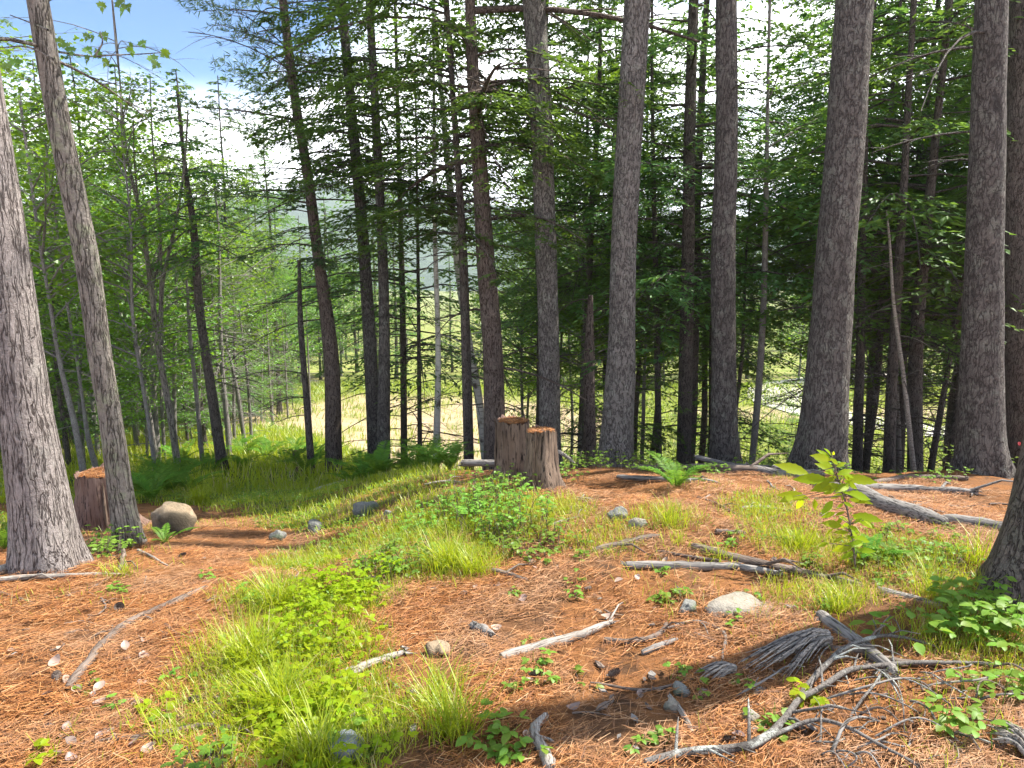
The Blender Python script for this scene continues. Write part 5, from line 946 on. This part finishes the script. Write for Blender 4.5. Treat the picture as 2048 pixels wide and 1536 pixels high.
def fern(px, py, n, L, label, seed, g=None, wide=.30, group=None):
    p = gi(px, py) if g is None else on(*g); rng = np.random.default_rng(seed); root = empty('fern', (p[0], p[1], float(ground(p[0], p[1])) - .02)); tag(root, label, 'fern', group)
    for q in range(n): frond(rng, L * rng.uniform(.6, 1.15), q * 6.283 / n + rng.normal(0, .3), rng.uniform(.25, .75), wide=wide).obj('frond', FERN, root)
FY = {716: 8.0, 752: 7.9, 736: 8.6, 826: 7.7, 862: 7.5, 896: 7.4, 846: 8.2, 800: 8.3, 690: 8.2}
for q, (px, py, n, L, lb) in enumerate([
    (716, 922, 12, .62, 'tall fern at the near end of the fern bank below the leaning pine'), (752, 912, 12, .62, 'dense fern clump under the two touching pines'), (736, 900, 10, .6, 'fern crown rising behind the dense fern clump'), (826, 920, 11, .55, 'fern arching over the middle of the fern bank'),
    (862, 934, 11, .55, 'bright fern in front of the white birch pole'), (896, 930, 11, .5, 'fern at the foot of the slim dark hemlock'), (846, 908, 10, .5, 'fern behind the arching fern of the bank'), (800, 905, 9, .5, 'low fern under the dark hemlock pole'), (690, 930, 8, .4, 'small fern beside the twin stemmed pine'),
    (1352, 975, 12, .46, 'single upright fern standing before the flat grey brown log'), (1738, 1122, 8, .22, 'small sunlit fern beside the yellow green sapling'), (1790, 1118, 7, .18, 'tiny pale fern under the thick broken log'),
    (305, 1000, 16, .6, 'lush fern behind the tan boulder'), (340, 985, 16, .6, 'fern spreading over the grass edge by the boulder'), (282, 985, 14, .55, 'fern against the leaning maple trunk'), (8, 1100, 9, .4, 'fern tucked behind the stout lit pine'), (330, 1085, 7, .2, 'small fern in the shade before the tan boulder'), (378, 985, 10, .45, 'fern at the end of the lush fern row')]):
    fern(px, py, n, L, lb, 300 + q, ((px - 1024) / FPX * FY[px], FY[px]) if px in FY else None)
rng = np.random.default_rng(61)
for q in range(16):
    y = rng.uniform(9.5, 17); x = y * rng.uniform(-.48, -.27); fern(0, 0, 9, rng.uniform(.45, .7), 'bright fern spreading over the sunlit grassy slope', 340 + q, (x, y), .34, 'ferns on the sunlit grassy slope')
# leafy weeds
def weed(px, py, r, n, h, label, seed, mat=None, leaf=.045, group=None, name='leafy_weed', part=False, cat='weed'):
    p = gi(px, py)
    if p[1] > 8.5 and px > 620: p = on((px - 1024) / FPX * 7.1, 7.1)
    rng = np.random.default_rng(seed); root = empty(name, (p[0], p[1], float(ground(p[0], p[1])))); tag(root, label, cat, group); sb, lb = MB(), MB()
    for q in range(n):
        a, rr = rng.uniform(0, 6.283), r * math.sqrt(rng.random()); x, y = rr * math.cos(a), rr * math.sin(a); z0 = float(ground(p[0] + x, p[1] + y)) - float(ground(p[0], p[1])) - .01
        hh = h * rng.uniform(.45, 1.1); ln = rng.normal(0, .25, 2) * hh; c = np.array([[x, y, z0], [x + ln[0] * .4, y + ln[1] * .4, z0 + hh * .6], [x + ln[0], y + ln[1], z0 + hh]]); c = spl(c, 6)
        tube(sb, c, np.linspace(.0025, .0012, 6), 3, cap=False)
        for lev in range(max(2, int(hh / .05))):
            u = rng.uniform(.35, 1.0); P = np.array([np.interp(u, np.linspace(0, 1, 6), c[:, k]) for k in range(3)]); az = rng.uniform(0, 6.283)
            pd = np.array([math.cos(az), math.sin(az), .35]); pl = leaf * rng.uniform(.5, 1.2); E = P + pd * pl
            for da, sc in ((0, 1.1), (1.25, .8), (-1.25, .8)) if leaf < .06 else ((0, 1.1),):
                l = leaf * sc * rng.uniform(.75, 1.25); d = np.array([math.cos(az + da), math.sin(az + da), rng.uniform(-.3, .2)])
                V, F = leafshape(E, E + d * l, l * .62, (rng.normal(0, .3), rng.normal(0, .3), 1), .2, .15, 5)
                if part: m = MB(); m.add(V, F); m.obj('leaf', mat or HERB, root)
                else: lb.add(V, F)
    tag(sb.obj('stems' if n > 1 else 'stem', WOOD_BROWN if mat is None else mat, root), kind='stuff')
    if not part: lb.obj('foliage', mat or HERB, root)
WD = [(560, 1330, .2, 30, .11, 'lime weeds spread through the middle of the bright grass'), (620, 1390, .2, 30, .11, 'lime weeds low in the bright grass by the bleached branch'), (520, 1440, .18, 26, .10, 'lime weeds at the needle side of the bright grass'), (600, 1470, .18, 26, .11, 'lime weeds between the grass tufts by the blue stone'), (690, 1100, .22, 26, .11, 'small green weeds beside the worn path'), (860, 1050, .3, 36, .14, 'green weeds spreading between the grey stones and the weed clump'),
      (1400, 950, .3, 26, .14, 'leafy weeds before the dark pine with split bark'), (1700, 955, .25, 20, .13, 'leafy weeds around the foot of the thick leaning pine'), (1860, 960, .3, 24, .12, 'low leafy weeds behind the flaking grey log'), (1120, 960, .2, 20, .16, 'leafy weeds growing at the side of the shorter stump'),
      (660, 1215, .30, 60, .17, 'bright lime weed clump beside the open needles'), (700, 1180, .25, 40, .15, 'lime weed clump behind the bright grass'), (620, 1265, .25, 45, .15, 'lime weeds mixed into the bright grass'), (705, 1290, .14, 16, .10, 'low lime weed spilling onto the needles'),
      (1000, 1050, .34, 60, .24, 'dark green weed clump in front of the stumps'), (960, 1020, .28, 40, .22, 'green weeds behind the weed clump by the stumps'), (1050, 1085, .26, 36, .17, 'green weeds between the weed clump and the stub branch'), (1100, 1110, .25, 30, .12, 'low weeds beside the mossy dark branch'), (1000, 985, .2, 24, .2, 'weeds growing against the shorter stump'),
      (800, 1130, .22, 30, .15, 'weeds around the straight brown twig'), (760, 1150, .2, 24, .13, 'weeds in front of the straight brown twig'), (1240, 935, .35, 40, .2, 'leafy shrub weeds at the foot of the pale knotted pine'), (1180, 930, .25, 30, .2, 'leafy weeds behind the shorter stump'), (1300, 950, .3, 30, .16, 'leafy weeds along the flat grey brown log'),
      (1540, 940, .3, 24, .2, 'leafy weeds between the dark pines'), (1990, 930, .3, 30, .28, 'leafy bush at the foot of the tall twiggy pine'), (190, 1120, .2, 24, .16, 'weeds between the stout pine and the leaning maple'), (235, 1105, .16, 20, .18, 'weeds at the foot of the leaning maple'),
      (660, 1510, .22, 36, .12, 'lime weeds around the blue grey stone'), (520, 1200, .12, 12, .10, 'small weeds behind the tall grass tufts'), (225, 1190, .05, 8, .06, 'small yellow weed on the needles behind the long wavy branch'), (1860, 1120, .22, 26, .09, 'pale low weeds beside the sunlit small fern'), (1760, 1140, .2, 22, .10, 'pale weeds at the foot of the yellow green sapling'),
      (1780, 1065, .08, 8, .09, 'small weed growing against the broken log end'), (400, 1540, .10, 12, .12, 'dark little weed clump in the shade'), (1330, 1200, .05, 6, .05, 'tiny round weed beside the grey green stone'), (1620, 1130, .06, 8, .09, 'small weed beside the dark knotty branch')]
for q, (px, py, r, n, h, lb) in enumerate(WD): weed(px, py, r, int(n * 1.3), h, lb, 700 + q, SAP if 'lime' in lb else None, .030)
for q, (px, py, r, n, h, lf, lb) in enumerate([(1945, 1225, .16, 21, .20, 0.046, 'broad leaved weed clump before the dark flared trunk'), (2010, 1290, .16, 21, .2, 0.049, 'taller broad leaved weeds at the end of the brush pile'), (1900, 1290, .14, 15, .16, 0.046, 'broad leaved weeds behind the dark branch'), (1985, 1390, .12, 12, .12, 0.043, 'low broad leaved weeds over the brush'), (1960, 1480, .12, 10, .10, 0.046, 'broad leaved seedlings beside the frayed rotten wood'),
      (1790, 1290, .06, 6, .12, 0.061, 'large pale leaved weed behind the brush pile'), (1540, 1460, .05, 6, .08, 0.037, 'rounded green seedling in front of the frayed wood'), (1610, 1400, .05, 4, .07, 0.043, 'yellow green seedling beneath the lichened branch'), (985, 1480, .07, 7, .10, 0.043, 'round leaved plant below the dark grass tuft'), (1020, 1520, .07, 7, .08, 0.043, 'round leaved plant beside the pale twisted root'), (668, 1440, .05, 6, .22, 0.037, 'upright reddish stemmed plant in the bright grass'), (690, 1475, .04, 4, .10, 0.043, 'three leaved plant beside the blue grey stone'), (95, 1520, .05, 3, .07, .040, 'bright trefoil weed in the shade'), (325, 1435, .03, 4, .07, 0.043, 'yellow green lobed seedling over the dark twig'), (8, 1020, .06, 6, .2, 0.061, 'bright broad leaved shoot behind the stout lit pine'), (1085, 1350, .08, 9, .09, 0.031, 'small leafy sprig on the open needles'), (1330, 1480, .03, 3, .05, 0.031, 'lone small seedling near the brush')]):
    weed(px, py, r, n, h, lb, 760 + q, SAP if 'yellow' in lb or 'bright' in lb else HERB, lf, None, 'broadleaf_weed', True)
rng = np.random.default_rng(21)
for q in range(46):
    px, py = (rng.uniform(900, 1500), rng.uniform(1120, 1500)) if q < 16 else (rng.uniform(1450, 2030), rng.uniform(1060, 1240)) if q < 40 else (rng.uniform(120, 480), rng.uniform(1150, 1480))
    weed(px, py, .035, 3, .06, 'tiny green seedling sprouting from the orange needles', 800 + q, None, .028, 'seedlings sprouting from the needles', 'seedling', False, 'seedling')
RED = leafmat('red_leaf', (.55, .05, .03), (.7, .09, .05), .4, (.8, .1, .05), .05)
bush = [o for o in COL.objects if o.get('label', '').startswith('leafy bush at the foot')][0]; bush['label'] = 'leafy bush with a few red spots at the foot of the tall twiggy pine'
for px, py in ((2036, 884), (2044, 890), (1926, 887)):
    P = at(px, py, bush.location.y - .1) - np.array(bush.location); V, F = leafshape(P, P + [.03, 0, -.035], .035, (0, -1, .4), .2, .2, 6); m = MB(); m.add(V, F); m.obj('leaf', RED, bush)['label'] = 'small red leaf'
# ------------------------------------------------------------------ grass
def blades(mb, P, rng, L, w, lean=.5, droop=.7, mi=0):
    k = len(P); a = rng.uniform(0, 6.283, k); d = np.stack([np.cos(a), np.sin(a), 0 * a], -1); s = np.stack([-d[:, 1], d[:, 0], 0 * a], -1)
    L = np.asarray(L) * rng.uniform(.5, 1.2, k); L = L[:, None]; ww = (w * rng.uniform(.6, 1.3, k))[:, None]; ln = (lean * rng.uniform(.1, 1.2, k))[:, None]; dr = (droop * rng.uniform(.1, 1.1, k))[:, None]
    f = lambda t: P + d * L * (ln * t + .4 * dr * t * t) + np.array([0, 0, 1.0]) * L * (t - .55 * dr * t * t)
    V = np.stack([f(0) - s * ww * .5, f(0) + s * ww * .5, f(.45) + s * ww * .42, f(.45) - s * ww * .42, f(.8) + s * ww * .25, f(.8) - s * ww * .25, f(1.0)], 1); b = np.arange(k)[:, None] * 7
    mb.add(V, np.vstack([b + np.array([[0, 1, 2, 3]]), b + np.array([[3, 2, 4, 5]])]), mi, False); n0 = mb.n - k * 7
    mb.F.append((b + np.array([[5, 4, 6]]) + n0, mi, False))
def grass_tuft(px, py, n, L, label, seed, mat=GRASS, r=.04, w=.004):
    p = gi(px, py); rng = np.random.default_rng(seed); b = MB(); q = np.stack([rng.normal(0, r, n), rng.normal(0, r, n), np.full(n, -.01)], -1)
    q[:, 2] += ground(p[0] + q[:, 0], p[1] + q[:, 1]) - ground(p[0], p[1]); blades(b, q, rng, L, w, .55, .9)
    o = b.obj('grass_tuft', mat, None, (p[0], p[1], float(ground(p[0], p[1])))); tag(o, label, 'grass tuft')
for q, (px, py, n, L, lb) in enumerate([(905, 1470, 260, .26, 'dense drooping grass tuft beside the round leaved plants'), (880, 1400, 120, .24, 'yellow upright grass tuft in front of the tan stone'), (640, 1530, 240, .26, 'long grass tuft beside the blue grey stone'), (560, 1420, 300, .24, 'arching grass tuft in the thick of the bright grass'), (500, 1330, 260, .24, 'grass tuft at the needle edge of the bright grass'),
      (560, 1220, 240, .27, 'tall seeding grass tuft behind the bright grass'), (900, 1140, 300, .27, 'tall grass tuft in front of the green weeds'), (950, 1150, 200, .22, 'grass tuft beside the tall tuft by the weeds'), (1600, 1100, 160, .2, 'dry grass tuft between the log and the dark knotty branch'), (1680, 1220, 140, .2, 'grass tuft behind the weathered post like branch'), (1340, 1050, 120, .2, 'grass tuft beside the low pale stone'), (240, 1155, 90, .16, 'yellow grass tuft by the curved dark stick'), (400, 1010, 300, .3, 'long green grass tuft behind the tan boulder'), (1440, 1120, 80, .16, 'small grass tuft behind the dark knotty branch'), (750, 1400, 60, .14, 'small orange green grass tuft by the bleached short branch'), (1860, 1200, 120, .28, 'thin grass tuft before the dark flared trunk'), (1960, 1130, 100, .3, 'seeding thin grass at the roots of the dark flared trunk'), (1350, 1090, 60, .15, 'sparse grass tuft over the mossy dark branch'), (330, 1490, 60, .14, 'sparse grass tuft by the grey brown branch')]):
    grass_tuft(px, py, n, L, lb, 900 + q)
def sample(n, xr, yr, f, rng, pw=1.0):
    x = rng.uniform(*xr, n); y = rng.uniform(*yr, n); k = rng.random(n) < f(x, y) ** pw; return x[k], y[k]
rng = np.random.default_rng(33); gb = MB()
x, y = sample(560000, (-3.2, 3.5), (1.7, 5.0), lambda x, y: np.where(grassmask(x, y) > .22, grassmask(x, y), 0) * .55, rng, 1.2); blades(gb, np.stack([x, y, ground(x, y) - .01], -1), rng, .105, .0032)
n1 = len(x)
x, y = sample(40000, (-3.4, 3.8), (2.0, 6.6), lambda x, y: .5 * sstep(.12, .4, fbm(x * 1.3, y * 1.3, 0, 81, 4)), rng); blades(gb, np.stack([x, y, ground(x, y) - .01], -1), rng, .09, .0035)
x, y = sample(150000, (-6.5, 3.5), (4.6, 9.5), lambda x, y: np.where(grassmask(x, y) > .2, grassmask(x, y), 0) * .5, rng); blades(gb, np.stack([x, y, ground(x, y) - .01], -1), rng, .11, .006)
n2 = len(x)
x, y = sample(60000, (-14, 0), (8.5, 24), lambda x, y: sstep(-.12, -.26, x / y) * .55, rng); blades(gb, np.stack([x, y, ground(x, y) - .01], -1), rng, .28, .014)
tag(gb.obj('grass', GRASS), 'thin bright grass spreading through the needles and down the slope', 'grass', kind='stuff')
fb = MB(); x, y = sample(60000, (-14, 34), (20, 48), lambda x, y: (1 - .9 * sandmask(x, y)) * (np.abs(x) < y * .8), rng); blades(fb, np.stack([x, y, ground(x, y) - .02], -1), rng, .38, .035)
tag(fb.obj('meadow_grass', GRASS_F), 'sunlit yellow green grass of the clearing', 'grass', kind='stuff')
print('BLADES', n1, n2, len(x))
# ------------------------------------------------------------------ leafy ground cover: tiny leaves nobody could count
cb = MB()
for n, xr, yr, sz in ((90000, (-3.2, 3.6), (1.8, 5.0), .021), (110000, (-5.5, 3.8), (4.8, 9.0), .030)):
    x, y = sample(n, xr, yr, lambda x, y: np.where(grassmask(x, y) > .2, grassmask(x, y), 0) * .55 * sstep(-.15, .2, fbm(x * 2.2, y * 2.2, 0, 91, 3)), rng)
    k = len(x); P = np.stack([x, y, ground(x, y) + rng.uniform(.005, .085, k) * (.4 + sstep(-.2, .4, fbm(x * 3, y * 3, 0, 93, 2)))], -1); a = rng.uniform(0, 6.283, k)
    leaves(cb, P, np.stack([np.cos(a), np.sin(a), rng.normal(-.1, .3, k)], -1), np.stack([rng.normal(0, .4, k), rng.normal(0, .4, k), np.ones(k)], -1), sz * rng.uniform(.6, 1.4, k), sz * .62, 0, .12)
tag(cb.obj('ground_cover', HERB), 'low leafy ground cover mixed through the grass', 'ground cover', kind='stuff')
# ------------------------------------------------------------------ fallen needles
nb_ = MB()
x, y = sample(640000, (-3.6, 3.9), (1.7, 6.6), lambda x, y: (1 - .75 * np.clip(grassmask(x, y), 0, 1)) * np.clip(np.exp(-(y - 2.6) / 3.2), 0, 1) * (np.abs(x) < y * .76 + .3) * (.12 + .88 * sstep(-.25, .2, fbm(x * 2.5, y * 2.5, 0, 71, 4))), rng)
needle_quads(nb_, np.stack([x, y, ground(x, y) + rng.uniform(.004, .03, len(x))], -1), rng, .08, .0022, .17, .5)
print('NEEDLES', len(x))
tag(nb_.obj('fallen_needles', NEEDLE), 'carpet of fallen orange pine needles', 'needles', kind='stuff')

# ------------------------------------------------------------------ valley air
def haze():
    b = MB(); x0, x1, y0, y1, z0, z1 = -3600, 3600, -60, 4600, -75, 190
    V = np.array([(x, y, z) for x in (x0, x1) for y in (y0, y1) for z in (z0, z1)])
    b.add(V, np.array([(0, 1, 3, 2), (4, 6, 7, 5), (0, 4, 5, 1), (2, 3, 7, 6), (0, 2, 6, 4), (1, 5, 7, 3)]), 0, False)
    m = Mat('valley_air'); v = m.n('ShaderNodeVolumePrincipled', {'Color': (.80, .88, .97, 1), 'Density': .00032, 'Anisotropy': .2}); m.nt.links.new(v.outputs[0], m.out.inputs[1])
    tag(b.obj('haze', m.m), 'thin bluish air filling the valley', 'haze', kind='stuff')
haze()
tt = 0
for me in bpy.data.meshes: me.calc_loop_triangles(); tt += len(me.loop_triangles)
print('TRIS', tt)
